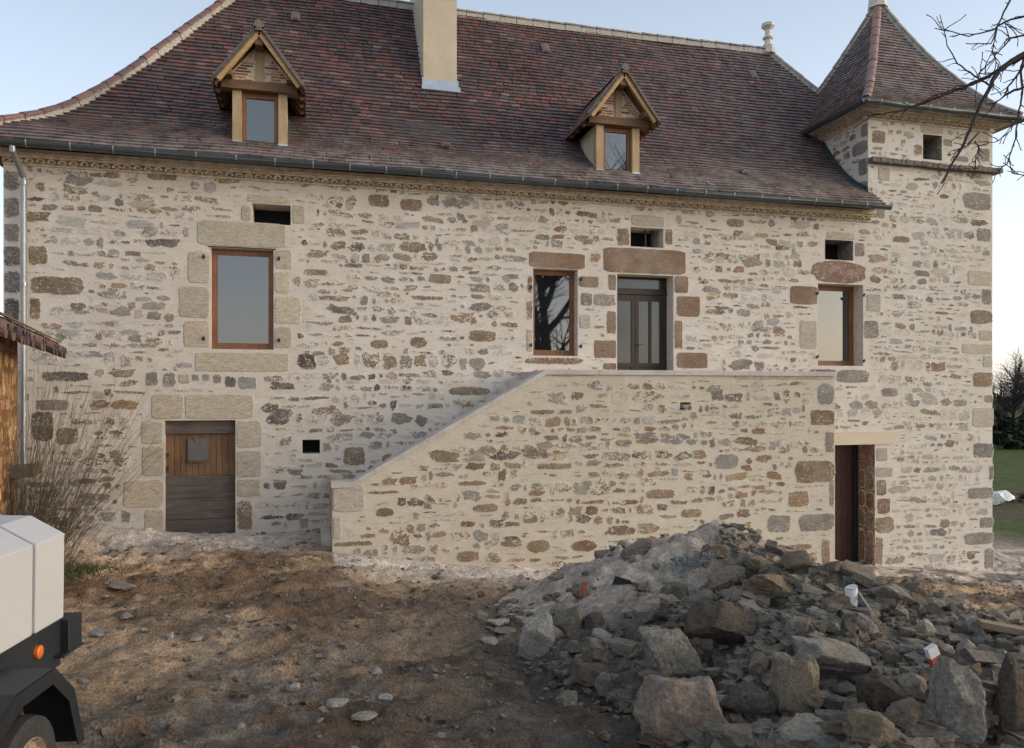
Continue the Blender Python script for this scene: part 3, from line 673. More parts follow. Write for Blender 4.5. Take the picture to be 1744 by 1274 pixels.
# gutters
def gutter(name, p0, d, o, L, z, parent, hook0=.35, hs=.62):
    mb = MB(); p0 = Vector(p0); d = Vector(d); o = Vector(o); up = Vector((0, 0, 1)); m = 10; r = .075
    sec = [(-math.cos(math.pi*j/m)*r, -math.sin(math.pi*j/m)*r) for j in range(m+1)]
    sec2 = [(a*.9, b*.9+.0) for a, b in sec]
    nseg = 24; vs = []
    for i in range(nseg+1):
        b = p0+d*(L*i/nseg)+up*(z+.008*math.sin(i*.9))
        vs += [b+o*(a+r)+up*c_ for a, c_ in sec]+[b+o*(a+r)+up*c_ for a, c_ in sec2]
    k = m+1; fs = []
    for i in range(nseg):
        A = i*2*k; B = (i+1)*2*k
        for j in range(m):
            fs += [(A+j, B+j, B+j+1, A+j+1), (A+k+j, A+k+j+1, B+k+j+1, B+k+j)]
        fs += [(A, A+k, B+k, B), (A+m, B+m, B+k+m, A+k+m)]
    fs += [tuple(range(0, k)), tuple(nseg*2*k+j for j in range(k))]
    mb.add(vs, fs)
    mb.tube([p0+o*(2*r)+up*(z+.004), p0+d*L+o*(2*r)+up*(z+.004)], .011, 6)
    g = mb.build(name, M['zinc'], parent)
    if parent is house or True:
        q = hook0
        while q < L:
            hk = MB(); c = p0+d*q+up*z; vs = []
            for j in range(m+1):
                a, b = sec[j]
                for w2 in (-.008, .008): vs.append(c+o*(a*1.05+r)+up*(b*1.05)+d*w2)
            tip = c+o*(2*r+.012); vv = [tip-d*.008-up*.01, tip+d*.008-up*.01, tip+d*.008+up*.028, tip-d*.008+up*.028]; vv += [v-o*.02 for v in vv]
            k2 = len(vs); f2 = [(2*j, 2*j+1, 2*j+3, 2*j+2) for j in range(m)]+[(k2-1, k2-2, k2, k2+1)]
            hk.add(vs+vv, f2+[tuple(k2+i for i in f) for f in ((0, 1, 2, 3), (7, 6, 5, 4), (0, 4, 5, 1), (1, 5, 6, 2), (2, 6, 7, 3), (3, 7, 4, 0))])
            hk.build('bracket', M['hook'], g if parent is house else parent); q += hs
    return g
gutter('gutter', (XL-OV-.05, -OV+.03, 0), (1, 0, 0), (0, -1, 0), XT-XL+OV+.2, ZE-.045, house)
gutter('gutter', (TX0-.05, TY0+.03, 0), (1, 0, 0), (0, -1, 0), TW+.1, ZT-.045, tower)
gutter('gutter', (TX0+.03, TY1, 0), (0, -1, 0), (-1, 0, 0), TW+.05, ZT-.045, tower, 9)
gutter('gutter', (TX1-.03, TY0-.1, 0), (0, 1, 0), (1, 0, 0), TW+.05, ZT-.045, tower)
mb = MB(); xp = FX(40, -.11)
mb.tube([(xp-.04, -OV-.03, ZE-.10), (xp-.04, -OV-.03, ZE-.18), (xp-.02, -.30, ZE-.32), (xp, -.12, ZE-.50), (xp, -.11, ZE-.65), (xp, -.11, -2.6)], .047, 14)
for z in (ZE-.62, 1.7, -.4, -1.9): mb.tube([(xp, -.11, z), (xp, -.11, z+.06)], .055, 14)
mb.build('downpipe', M['galv'], house, smooth=False)
# roof vent tiles
for px, py in ((503, 38), (930, 92), (760, 253), (1285, 136), (1270, 298)):
    best = None
    for k in range(400):
        u = k*3.9/400; p = at_y(px, py, u-OV); dz = abs(p.z-(ZE+hprof(PROF, u)))
        if best is None or dz < best[0]: best = (dz, p, u)
    _, p, u = best
    mb = MB(); vs = []; m = 8
    sl = (hprof(PROF, u+.1)-hprof(PROF, u))/.1
    for q, ra, hz in ((0, .10, .075), (.16, .10, .03)):
        for j in range(m+1):
            a = math.pi*j/m; vs.append((p.x-math.cos(a)*ra, p.y+q-.03, p.z+q*sl+math.sin(a)*hz+.03))
        for j in range(m+1):
            a = math.pi*j/m; vs.append((p.x-math.cos(a)*ra*.8, p.y+q-.03, p.z+q*sl+math.sin(a)*hz*.7+.02))
    k = m+1; fs = []
    for j in range(m): fs += [(j, 2*k+j, 2*k+j+1, j+1), (j, j+1, k+j+1, k+j)]
    mb.add(vs, fs, (.12, .065, .055), .2); mb.add([vs[k+j] for j in range(k)], [tuple(range(k))], (.01, .01, .01), 0)
    mb.build('vent_tile', M['tile'], house)
# ---- chimney
ch = MB(); cx0, cx1 = FX(721, 1.88), FX(778, 1.88); cy0, cy1 = 1.88, 4.05
ch.box((cx0, cy0, 5.6), (cx1, cy1, 10.2)); ch.box((cx0-.06, cy0-.06, 10.2), (cx1+.06, cy1+.06, 10.32))
cho = ch.build('chimney', M['render'], house)
mb = MB(); zf = ZE+hprof(PROF, 1.88+OV)
mb.box((cx0-.03, cy0-.035, zf-.10), (cx1+.03, cy0-.002, zf+.12)); mb.box((cx0-.05, cy0-.14, zf-.13), (cx1+.05, cy0-.036, zf-.03))
for i in range(14):
    y0 = cy0+i*.12; z0 = ZE+hprof(PROF, y0+OV)
    if y0 < 3.4: mb.box((cx0-.03, y0, z0-.02), (cx0-.002, y0+.125, z0+.16)); mb.box((cx1+.002, y0, z0-.02), (cx1+.03, y0+.125, z0+.16))
mb.build('chimney_flashing', M['zincbright'], cho)
# ---- dormers
def dormer(X):
    d = bpy.data.objects.new('dormer', None); C.objects.link(d); d.parent = house; d.location = Vector((X, 0, 4.3))-wloc(house)
    hw = .455; zb = 4.30; zt = 5.22; pw = .15
    def B(name, m, *bx, label=None):
        q = MB()
        for b in bx: q.box(*b)
        return q.build(name, m, d, label=label)
    for s in (-1, 1):
        a, b = sorted((X+s*hw, X+s*(hw-pw)))
        B('post', M['post'], ((a, -.02, zb+.03), (b, .16, zt)))
        B('post_shoe', M['zincbright'], ((a-.01, -.035, zb-.09), (b+.01, .02, zb+.04)))
        q = MB(); xx = X+s*(hw-.012)          # rendered cheek
        q.prism([(0.16, zb+.06), (2.0, zb+.06), (2.0, zt+.02), (.16, zt+.02)], 0, .05, f=lambda a_, y, b_: (xx-s*.0-y*s, a_, b_))
        q.build('cheek', M['render'], d)
        q = MB()                            # cheek flashing
        for i in range(9):
            y0 = .17+i*.1; z0 = ZE+hprof(PROF, y0+OV); a2, b2 = sorted((X+s*(hw+.003), X+s*(hw+.03))); q.box((a2, y0, z0-.03), (b2, y0+.104, z0+.07))
        q.build('cheek_flashing', M['zinc'], d)
    B('lintel', M['beam'], ((X-.63, -.10, zt), (X+.63, .12, zt+.15)))
    for s in (-1, 1):
        B('purlin_end', M['beam'], ((X+s*.52-.075, -.30, zt+.151), (X+s*.52+.075, .3, zt+.27)))
    B('purlin_end', M['beam'], ((X-.065, -.30, zt+.70), (X+.065, .3, zt+.86)))
    B('king_post', M['post'], ((X-.065, -.045, zt+.151), (X+.065, .05, zt+.699)))
    # brick infill in the gable
    q = MB(); q.prism([(X-.60, zt+.151), (X+.60, zt+.151), (X, zt+.86)], -.012, .05, (.72, .57, .42))
    r = random.Random(int(X*7)+3); z = zt+.17
    while z < zt+.74:
        half = .56*(1-(z-zt-.15)/.72)-.03; x = X-half
        while x < X+half-.05:
            wd = min(r.uniform(.14, .26), X+half-x)
            if not (x+wd > X-.06 and x < X+.06) and r.random() < .88:
                c_ = r.choice([(.46, .22, .14), (.36, .17, .11), (.52, .31, .21), (.16, .09, .065)])
                q.box((x, -.024, z), (x+wd-.015, -.013, z+.026), c_)
            x += wd
        z += .05
    q.build('brick_infill', M['brick'], d)
    # roof: two slopes reaching back into the main roof
    tp = MB(); apz = zt+1.0; ex, ez = .765, zt-.01; yf = -.37; yb = 2.35
    for s in (-1, 1):
        n_ = 8; r = random.Random(9+s)
        for i in range(n_):
            f0, f1 = i/n_, (i+1)/n_
            def cv(f): return (s*ex*(1-f), ez+(apz-ez)*f - .05*math.sin(math.pi*f)*(1-f))
            (x0, z0), (x1, z1) = cv(f0), cv(f1)
            y = yf
            while y < yb:
                yw = .17; c_ = jit(r.choice(TT[1:4]), .2, r)
                zr = ZE+hprof(PROF, min(3.9, y+OV))
                if zr < z1+.15:
                    vs = [(X+x0, y+.002, z0), (X+x0, y+yw-.002, z0), (X+x1, y+yw-.002, z1+.004), (X+x1, y+.002, z1+.004), (X+x0, y+.002, z0+.025), (X+x0, y+yw-.002, z0+.025), (X+x1, y+yw-.002, z1+.012), (X+x1, y+.002, z1+.012)]
                    tp.add(vs, [(0, 3, 2, 1), (4, 5, 6, 7), (0, 1, 5, 4), (1, 2, 6, 5), (2, 3, 7, 6), (3, 0, 4, 7)], c_, .2)
                y += yw
    tp.build('dormer_roof', M['tile'], d)
    # rafters at the gable with lime bedding above, boarded soffit
    for s in (-1, 1):
        A = Vector((X+s*.655, 0, zt+.045)); Bp = Vector((X, 0, apz-.10)); t = (Bp-A).normalized(); nn = Vector((-t.z*s, 0, t.x*s))*1.0
        if nn.z < 0: nn = -nn
        def strip(lo, hi, y0, y1, extra=0.0):
            a = A-t*extra; vs = [a+nn*lo, Bp+nn*lo, Bp+nn*hi, a+nn*hi]
            return [(p.x, y0, p.z) for p in vs]+[(p.x, y1, p.z) for p in vs]
        F = [(0, 1, 2, 3), (7, 6, 5, 4), (0, 4, 5, 1), (1, 5, 6, 2), (2, 6, 7, 3), (3, 7, 4, 0)]
        q = MB(); q.add(strip(-.035, .03, -.33, -.27), F); q.build('barge_rafter', M['rafter'], d)
        q = MB(); q.add(strip(.03, .105, -.345, -.25, .02), F); q.build('verge_mortar', M['lichenstone'], d)
        q = MB(); q.add(strip(.03, .05, -.24, 1.6, .06), F)
        for yy in (0.0, .35, .7, 1.05): q.add(strip(-.04, .029, yy, yy+.07, .10), F)
        q.build('soffit', M['beam'], d)
    mm_, mt_ = MB(), MB(); capline(mm_, mt_, [(X, yf-.02, apz-.03), (X, 1.15, apz-.03), (X, 2.3, apz-.03)], .085, .36, .0, PALE, .03, .05, 4)
    mm_.tube([(X, yf-.03, apz+.02), (X, yf+.05, apz+.02)], .075, 10)
    mt_.build('dormer_ridge_tile_row', M['tile'], d); mm_.build('dormer_ridge_mortar', M['lichenstone'], d)
    a, b = X-hw+pw, X+hw-pw
    q = MB(); y0, y1 = .07, .13; fwid = .075
    q.box((a, y0, zb-.06), (b, y1, zb+.08)); q.box((a, y0, zt-.09), (b, y1, zt)); q.box((a, y0, zb+.08), (a+fwid, y1, zt-.09)); q.box((b-fwid, y0, zb+.08), (b, y1, zt-.09))
    q.box((a-.0, .0, zb-.08), (b, .069, zb-.02))
    q.build('window_frame', M['joinery'], d)
    q = MB(); q.box((a+fwid, .10, zb+.08), (b-fwid, .112, zt-.09)); q.build('pane', M['glass'], d)
    q = MB(); q.box((a+.02, .14, zb-.05), (b-.02, .9, zt)); q.build('reveal', M['dark'], d)
n = N('brick_infill'); tn = n.attr('tone', 0)
M['brick'] = n.out(n.hsv(tn, v=n.ramp(n.noise(25, 4), [(.3, .7), (.7, 1.3)])), .9, n.noise(40, 3), .6, .01)
dormer(FX(443)); dormer(FX(1052))
# ---- windows and doors
def part(name, parent=house, loc=None):
    o = bpy.data.objects.new(name, None); C.objects.link(o); o.parent = parent; o.location = Vector(loc)-wloc(parent); return o
def window(Hh, d, fr, frb, label, hooks, th=.06):
    a, z0, b, z1 = Hh[:4]
    w_ = part('window', house, ((a+b)/2, d, z0)); w_['label'] = label
    q = MB(); q.box((a-.01, d, z0-.01), (b+.01, d+th, z0+frb)); q.box((a-.01, d, z1-fr), (b+.01, d+th, z1+.01)); q.box((a-.01, d, z0+frb), (a+fr, d+th, z1-fr)); q.box((b-fr, d, z0+frb), (b+.01, d+th, z1-fr))
    i = fr*.62      # inner sash stepped back
    q.box((a+fr, d+.012, z0+frb), (b-fr, d+th-.005, z0+frb+.02)); q.box((a+fr, d+.012, z1-fr-.02), (b-fr, d+th-.005, z1-fr))
    q.box((a+fr, d+.012, z0+frb+.02), (a+fr+.018, d+th-.005, z1-fr-.02)); q.box((b-fr-.018, d+.012, z0+frb+.02), (b-fr, d+th-.005, z1-fr-.02))
    q.box((a-.005, d-.03, z0-.005), (b+.005, d-.002, z0+.04))
    for k in (.25, .75): q.box((a+(b-a)*k-.02, d-.034, z0+.012), (a+(b-a)*k+.02, d-.031, z0+.026), mat=1)
    q.build('frame', [M['joinery'], M['iron']], w_)
    q = MB(); q.box((a+fr+.018, d+.03, z0+frb+.02), (b-fr-.018, d+.042, z1-fr-.02)); q.build('pane', M['glass'], w_)
    for px, py in hooks:
        p = at_y(px, py); q = MB()
        q.tube([(p.x, .0, p.z), (p.x, -.05, p.z), (p.x, -.055, p.z+.04)], .012, 6); q.box((p.x-.022, -.02, p.z-.03), (p.x+.022, -.014, p.z+.03)); q.build('shutter_hook', M['iron'], w_)
    return w_
window(H_w1, .13, .075, .095, 'largest window, brown frame round one tall pane', ((347, 438), (475, 441), (347, 577), (475, 580)))
window(H_w2, .20, .075, .10, 'narrow brown-framed window beside the terrace door', ((989, 476), (989, 590), (904, 490), (904, 588)))
window(H_w3, .30, .085, .10, 'brown-framed window under the reddish arched lintel', ((1391, 500), (1391, 608), (1470, 503), (1470, 615)))
# W1 weather strip over the window
q = MB(); q.box((H_w1[0]-.04, -.022, H_w1[3]+.01), (H_w1[2]+.04, .03, H_w1[3]+.025)); q.build('drip_strip', M['iron'], house)
# cellar door
a, z0, b, z1 = H_d1[:4]; z0 = -2.47
d1 = part('door', house, ((a+b)/2, .12, z0)); d1['label'] = 'worn cellar door, brown planks over grey boards'
zt0 = FZ(340, 738, .12); zt1 = FZ(340, 810, .12)
q = MB(); q.box((a-.01, .08, zt0), (b+.01, .20, z1+.01)); q.build('top_beam', M['greyplank'], d1)
q = MB(); k = 9
q.box((a, .12, zt1), (a+.13, .16, zt0)); q.box((b-.12, .12, zt1), (b, .16, zt0))
for i in range(k):
    x0 = a+.135+(b-a-.26)*i/k; x1 = a+.135+(b-a-.26)*(i+1)/k; q.box((x0+.004, .137+rnd.uniform(0, .006), zt1), (x1-.004, .16, zt0-.02))
q.box((a+.12, .15, zt1), (b-.12, .17, zt0))
q.build('upper_planks', M['oldplank'], d1)
q = MB(); zz = [z0, FZ(340, 884, .12), FZ(340, 848, .12), zt1-.0]
for i in range(3): q.box((a, .105+.006*(i % 2), zz[i]+.004), (b, .155, zz[i+1]-.004))
q.box((a, .15, z0), (b, .17, zt1)); q.build('lower_boards', M['greyplank'], d1)
q = MB(); p0 = at_y(320, 784, .11); p1 = at_y(354, 747, .11); q.box((p0.x, .105, p0.z), (p1.x, .125, p1.z)); q.build('cover_sheet', M['greysheet'], d1)
q = MB(); q.box((p0.x+.0, .09, p0.z-.03), (p1.x, .13, p0.z-.004)); q.tube([(p0.x+.12, .10, p1.z-.06), (p0.x+.12, .095, p1.z+.03)], .012, 6); q.build('ledge', M['oldplank'], d1)
q = MB(); p = at_y(285, 800, .1); q.box((p.x-.015, .095, p.z-.05), (p.x+.02, .119, p.z+.06)); p = at_y(285, 775, .1); q.box((p.x-.02, .095, p.z-.03), (p.x+.02, .119, p.z+.03)); q.build('lock', M['iron'], d1)
# terrace door
a, z0, b, z1 = H_d2[:4]; yd = .30
d2 = part('door', house, ((a+b)/2, yd, z0)); d2['label'] = 'dark wooden terrace door with tall narrow glass panels'
zt0 = z1-.07; zt1 = FZ(1098, 492, yd)
q = MB(); q.box((a-.01, yd, zt1-.04), (b+.01, yd+.08, zt1)); q.box((a-.01, yd-.02, zt1-.12), (b+.01, yd+.08, zt1-.041)); q.box((a-.01, yd, zt0+.03), (b+.01, yd+.08, z1+.01)); q.box((a-.01, yd, z0), (a+.05, yd+.08, z1)); q.box((b-.05, yd, z0), (b+.01, yd+.08, z1)); q.build('door_frame', M['darkjoinery'], d2)
q = MB(); q.box((a+.05, yd+.03, zt1), (b-.05, yd+.045, zt0+.03)); q.build('transom_pane', M['dimglass'], d2)
zl = zt1-.12; xm = FX(1082, yd)
for (x0, x1, mull) in ((a+.05, xm-.004, False), (xm+.004, b-.05, True)):
    q = MB(); st = .075; zb_ = z0+.28
    q.box((x0, yd+.01, z0), (x0+st, yd+.06, zl)); q.box((x1-st, yd+.01, z0), (x1, yd+.06, zl)); q.box((x0+st, yd+.012, zl-.13), (x1-st, yd+.058, zl)); q.box((x0+st, yd+.012, zb_-.08), (x1-st, yd+.058, zb_)); q.box((x0+st, yd+.03, z0), (x1-st, yd+.05, zb_-.08))
    if mull: mc = x0+st+(x1-x0-2*st)*.52; q.box((mc-.03, yd+.014, zb_), (mc+.03, yd+.056, zl-.13))
    lf = q.build('door_leaf', M['darkjoinery'], d2)
    q = MB(); q.box((x0+st, yd+.03, zb_), (x1-st, yd+.04, zl-.13)); q.build('glass_panel', M['dimglass'], d2)
q = MB(); q.tube([(xm+.04, yd+.01, .95), (xm+.04, yd-.04, .95), (xm+.13, yd-.045, .95)], .009, 6); q.build('handle', M['iron'], d2)
# ground floor door by the tower
a, z0, b, z1 = H_d3[:4]; yd = .52
d3 = part('door', house, ((a+b)/2, yd, z0)); d3['label'] = 'red-brown plank door in a deep reveal under the cream lintel'
xr = FX(1457, yd)+.0
q = MB(); q.box((xr-.09, yd-.01, z0), (b+.0, yd+.05, z1)); q.box((xr-.07, yd-.03, z0), (xr-.02, yd-.011, z1)); q.build('door_frame', M['black'], d3)
q = MB()
for i in range(9): q.box((xr-.09-.135*(i+1), yd+.005, z0+.06), (xr-.09-.135*i-.006, yd+.04, z1))
q.box((xr-.09-1.25, yd+.03, z0+.05), (xr-.09, yd+.05, z1)); q.build('door_leaf', M['doorleaf'], d3)
q = MB(); q.box((xr-1.4, yd-.12, z0-.05), (b, yd+.05, z0+.045)); q.build('threshold', M['limestone'], d3)
q = MB(); q.box((FX(1400), -.03, FZ(1470, 757)), (FX(1521), .55, FZ(1470, 735))); q.build('door_lintel', M['lintelwood'], d3)
q = MB()     # reveal masonry
pr_ = lambda s, t, o: (b-.004-o, s, t)
for zz0, zz1, tn in ((-3.8, -3.05, 'rust'), (-3.0, -2.62, 'brown'), (-2.57, -2.2, 'rust'), (-2.15, -1.75, 'brown')):
    stone(q, .13, (zz0+zz1)/2, .12, (zz1-zz0)/2, pr_, jit(PAL[tn], .1), .012, 16, 6, .04, .02, rnd, 1.1); stone(q, .40, (zz0+zz1)/2+.02, .12, (zz1-zz0)/2, pr_, jit(PAL[tn], .1), .012, 16, 6, .04, .02, rnd, 1.1)
z = -1.7
while z < FZ(1470, 757)-.05:
    for k in range(3): stone(q, .09+.17*k+.04*((int(z*20)) % 2), z, .075, .022, pr_, jit((.33, .17, .12), .2), .008, 8, 5, .05, .008, rnd, 1.0)
    z += .062
q.build('reveal_masonry', M['wall'], d3)
# vent in the tall opening: old lintel timber inside vent by the terrace door
q = MB(); a, z0, b, z1 = H_v2[:4]; q.box((b-.17, .2, z0), (b-.12, .25, z1)); q.box((b-.3, .22, z0), (b-.27, .25, z1)); q.build('vent_bars', M['darkjoinery'], house)
# ---------------------------------------------------------------- staircase and terrace
YS = -1.7; SX0, SX1, SX2, SX3 = FX(566, YS), FX(600, YS), FX(930, YS), FX(1422, YS)
ZP, ZT0 = FZ(600, 826, YS), FZ(1175, 634, YS)
stair = thing('stone_staircase', ((SX0+SX3)/2, YS/2, -2.9), 'outside stone stair and terrace with sloping pale coping built against the farmhouse', 'staircase')
place_s = lambda s, t, o: (s, YS-o, t)
def top_s(s): return ZP if s < SX1 else (ZT0 if s > SX2 else ZP+(ZT0-ZP)*(s-SX1)/(SX2-SX1))
mb = MB()
pz = at_y(1168, 690, YS)
HP = (pz.x-.11, pz.z-.08, pz.x+.10, pz.z+.05)
def fillpoly(mb, poly, place): mb.add([place(a, b, 0) for a, b in poly], [tuple(range(len(poly)))], PAL['pale'], 0.0)
fillpoly(mb, [(SX0, ZB), (SX1, ZB), (SX1, ZP), (SX0, ZP)], place_s); fillpoly(mb, [(SX1, ZB), (SX2, ZB), (SX2, ZT0), (SX1, ZP)], place_s)
wall_grid(mb, SX2, SX3, ZB, ZT0, [HP+(.3,)], place_s)
mb.add([(SX0, 0, ZB), (SX0, YS, ZB), (SX0, YS, ZP), (SX0, 0, ZP)], [(0, 1, 2, 3)], PAL['pale'], 0.0)
mb.add([(SX3, YS, ZB), (SX3, 0, ZB), (SX3, 0, ZT0), (SX3, YS, ZT0)], [(0, 1, 2, 3)], PAL['pale'], 0.0)
SB = [(567,826,622,872,'pale',9), (567,878,582,920,'pale',9), (568,921,635,931,'brown'), (940,630,1014,641,'pink'), (1250,637,1420,646,'pale'),
 (1380,697,1421,725,'brown'), (1405,734,1421,772,'grey'), (1354,783,1421,823,'brown'), (1342,836,1378,864,'ochre'), (1361,874,1421,905,'grey'), (1399,906+11,1414,972,'rust'), (1412,815,1421,866,'grey'),
 (1338,926,1384,938,'brown',3), (1100,832,1150,850,'brown',4), (1217,773,1258,799,'blue',4), (914,788,975,800,'brown',4), (897,918,938,942,'brown',2.2), (972,919,1018,940,'rust',2.2), (777,938,818,958,'brown',3), (805,857,850,873,'brown',3), (1306,876,1346,908,'grey',4),
 (780,818,830,828,'brown',3), (640,864,700-28,872+9,'brown',3), (1100,912,1120,930,'brown',3), (625,835,680,842,'brown',3), (1392,652,1421,690,'blue',3.5), (870,700,885,702,'brown',3), (903,697,945,707,'brown',4), (1230,890,1262,912,'grey',4), (1160,866,1196,882,'brown',4)]
rs = blocks(mb, SB, place_s, YS)
av = rs+[HP]
def mixs(s, t):
    k = ['grey', 'blue', 'brown', 'ochre', 'dark', 'pale', 'rust']
    if t > -1.0: return k, (30, 22, 20, 5, 6, 16, 4)
    return k, (20, 9, 36, 9, 12, 5, 7)
rubble(mb, SX0+.03, SX3-.02, ZB+1.2, ZT0, place_s, lambda s, t: SX0 < s < SX3 and t < top_s(s)-.13, av, 77, lambda s, t: .9 if t > -1 else .96, .07, mixs, (.12, .21))
rubble(mb, .1, 1.6, ZB+1.2, ZP-.1, lambda s, t, o: (SX0-o, -s, t), lambda s, t: .05 < s < 1.62, [], 78, .9, .05, mixs)
rubble(mb, .1, 1.6, ZB+1, ZT0-.1, lambda s, t, o: (SX3+o, s-1.7, t), lambda s, t: .08 < s < 1.65, [], 79, .9, .05, mixs)
mb.build('wall', [M['stairwall'], M['dark']], stair)
mb = MB(); y0, y1 = YS-.035, YS+.30; th = .085
def slab(p, q_, nseg):
    for i in range(nseg):
        a = Vector(p).lerp(Vector(q_), i/nseg); b = Vector(p).lerp(Vector(q_), (i+1)/nseg); j = rnd.uniform(-.004, .004)
        mb.add([(a.x, y0+j, a.y-th), (b.x-.002, y0+j, b.y-th), (b.x-.002, y0+j, b.y), (a.x, y0+j, a.y), (a.x, y1, a.y-th), (b.x-.002, y1, b.y-th), (b.x-.002, y1, b.y), (a.x, y1, a.y)],
               [(0, 1, 2, 3), (7, 6, 5, 4), (0, 4, 5, 1), (1, 5, 6, 2), (2, 6, 7, 3), (3, 7, 4, 0)])
slab((SX0-.02, ZP+.05), (SX1, ZP+.05), 1); slab((SX1, ZP+.05), (SX2, ZT0+.03), 9); slab((SX2, ZT0+.03), (SX3+.01, ZT0+.03), 12)
mb.build('coping', M['coping'], stair)
mb = MB(); ns = 15
for i in range(ns):
    x0 = SX0+.12+(SX2-SX0-.1)*i/ns; zt_ = -2.35+(ZT0+2.35)*(i+1)/ns
    zt_ = min(zt_, top_s(x0)-.02); mb.box((x0, YS+.302, ZB), (SX0+.12+(SX2-SX0-.1)*(i+1)/ns+.0, -.002, zt_))
mb.box((SX0-.16, YS+.5, ZB), (SX0-.002, -.002, -2.42))
mb.build('step_flight', M['limestone'], stair)
mb = MB(); mb.box((SX2+.02, YS+.302, ZT0-.2), (SX3-.01, -.003, ZT0+.02)); mb.build('terrace_slab', M['coping'], stair)
mb = MB(); mb.tube([(pz.x-.02, YS+.25, pz.z+.0), (pz.x+.03, YS-.10, pz.z-.05)], .042, 12, cap=False); mb.tube([(pz.x-.02, YS+.25, pz.z+.0), (pz.x+.03, YS-.098, pz.z-.05)], .036, 12, cap=False)
mb.build('drain_pipe', M['limestone'], stair)
# ---------------------------------------------------------------- ground
bx = np.array([-30, -4.8, 0.0, .35, 1.6, 4.6, 9.3, 12.0, 15.1, 20, 60]); bz = np.array([-2.40, -2.44, -2.47, -2.52, -2.74, -3.10, -3.42, -3.80, -4.10, -4.25, -4.35])
PK = at_d(1218, 905, 9.4)
def base_z(x, y):
    x = np.asarray(x, float); y = np.asarray(y, float)
    zw = np.interp(x, bx, bz)
    zc = np.interp(x, [-20, -2, 3, 9, 16, 60], [-2.05, -2.0, -2.1, -2.6, -3.4, -4.35])
    t = np.clip((y+1.2)/(-12.8), 0, 1.6); t = t**1.15
    z = zw+(zc-zw)*np.minimum(t, 1)
    # outside the yard it levels off
    far = sst(16, 24, x)+sst(6, 16, y); far = np.clip(far, 0, 1)
    z = z*(1-far)+(-4.3)*far
    big = sst(40, 120, np.hypot(x, y)); z = z*(1-big)+(-4.5)*big
    return z
def mound_h(x, y):
    x = np.asarray(x, float); y = np.asarray(y, float)
    wx = x+.35*(fbm(x*.9, y*.9, 3, 5)-.5); wy = y+.35*(fbm(x*.9+9, y*.9, 3, 8)-.5)
    def cone(cx, cy, rx, ry, h, p=1.15):
        d = np.sqrt(((wx-cx)/rx)**2+((wy-cy)/ry)**2); return h*np.clip(1-d, 0, 1)**p
    a = cone(PK.x, PK.y, 2.7, 2.8, 1.26)
    b = cone(PK.x-.1, PK.y-1.9, 2.6, 2.8, .98, .8)
    c = cone(PK.x+.9, PK.y-3.2, 2.9, 2.4, .70, .7)
    d = cone(PK.x+1.9, PK.y-1.9, 2.3, 1.7, .48, .8)
    e = cone(PK.x-.7, PK.y-4.1, 2.0, 1.8, .55, .7)
    h = (a**4+b**4+c**4+d**4+e**4+1e-12)**.25
    h = h + (fbm(x*2.4, y*2.4, 4, 21)-.5)*.28*sst(.03, .35, h)
    return np.where(h > .004, h, 0)
def ground_z(x, y):
    x = np.asarray(x, float); y = np.asarray(y, float)
    z = base_z(x, y)
    near = 1-sst(14, 26, np.hypot(x-4, y+6))
    wall = sst(.0, 1.2, np.minimum(np.abs(y), 3)); wall = np.where(y > 0, 1, wall)
    stair_near = np.clip(1-(np.maximum(0, SX0-.2-x)+np.maximum(0, x-SX3)+np.maximum(0, YS-y-.0))/.8, 0, 1)
    a = wall*(1-.8*stair_near)
    z = z+near*a*((fbm(x*.8, y*.8, 3, 1)-.5)*.22+(fbm(x*2.2, y*4, 4, 2)-.5)*.15+np.maximum(0, .09-np.abs(fbm(x*1.7+5, y*2.6, 5, 12)-.5))*.55+(fbm(x*9, y*12, 4, 3)-.5)*.08)
    # wheel ruts running across the yard
    rut = np.abs(((x*.55-y*.9)/1.1) % 2-1); z = z-near*.09*a*sst(.25, 0, np.abs(rut-.5))*fbm(x*.6, y*.6, 2, 14)
    # gravel bank at the foot of the left corner
    z = z+.30*np.exp(-(((x+3.4)/1.3)**2+((y+.5)/.6)**2))*(.6+.8*fbm(x*4, y*4, 3, 15))
    return z
def surf(x, y): return float(ground_z(x, y))+float(mound_h(x, y))
def hit(px, py, d0=2.5, d1=17):
    d = ray(px, py); o = Vector((0, -14, 0)); k = d0; pv = None
    while k < d1:
        p = o+d*k; g = surf(p.x, p.y)
        if p.z < g: return Vector((p.x, p.y, g)), k
        k += .04
    p = o+d*d1; return p, d1
xs = np.concatenate([-np.geomspace(600, 7.2, 26), np.arange(-7, 17, .045), np.geomspace(17.2, 600, 40)])
ys = np.concatenate([-np.geomspace(586, 14.2, 24)-0, np.arange(-13.2, 1.0, .045), np.geomspace(1.4, 700, 44)])
X, Y = np.meshgrid(xs, ys); Z = ground_z(X, Y)
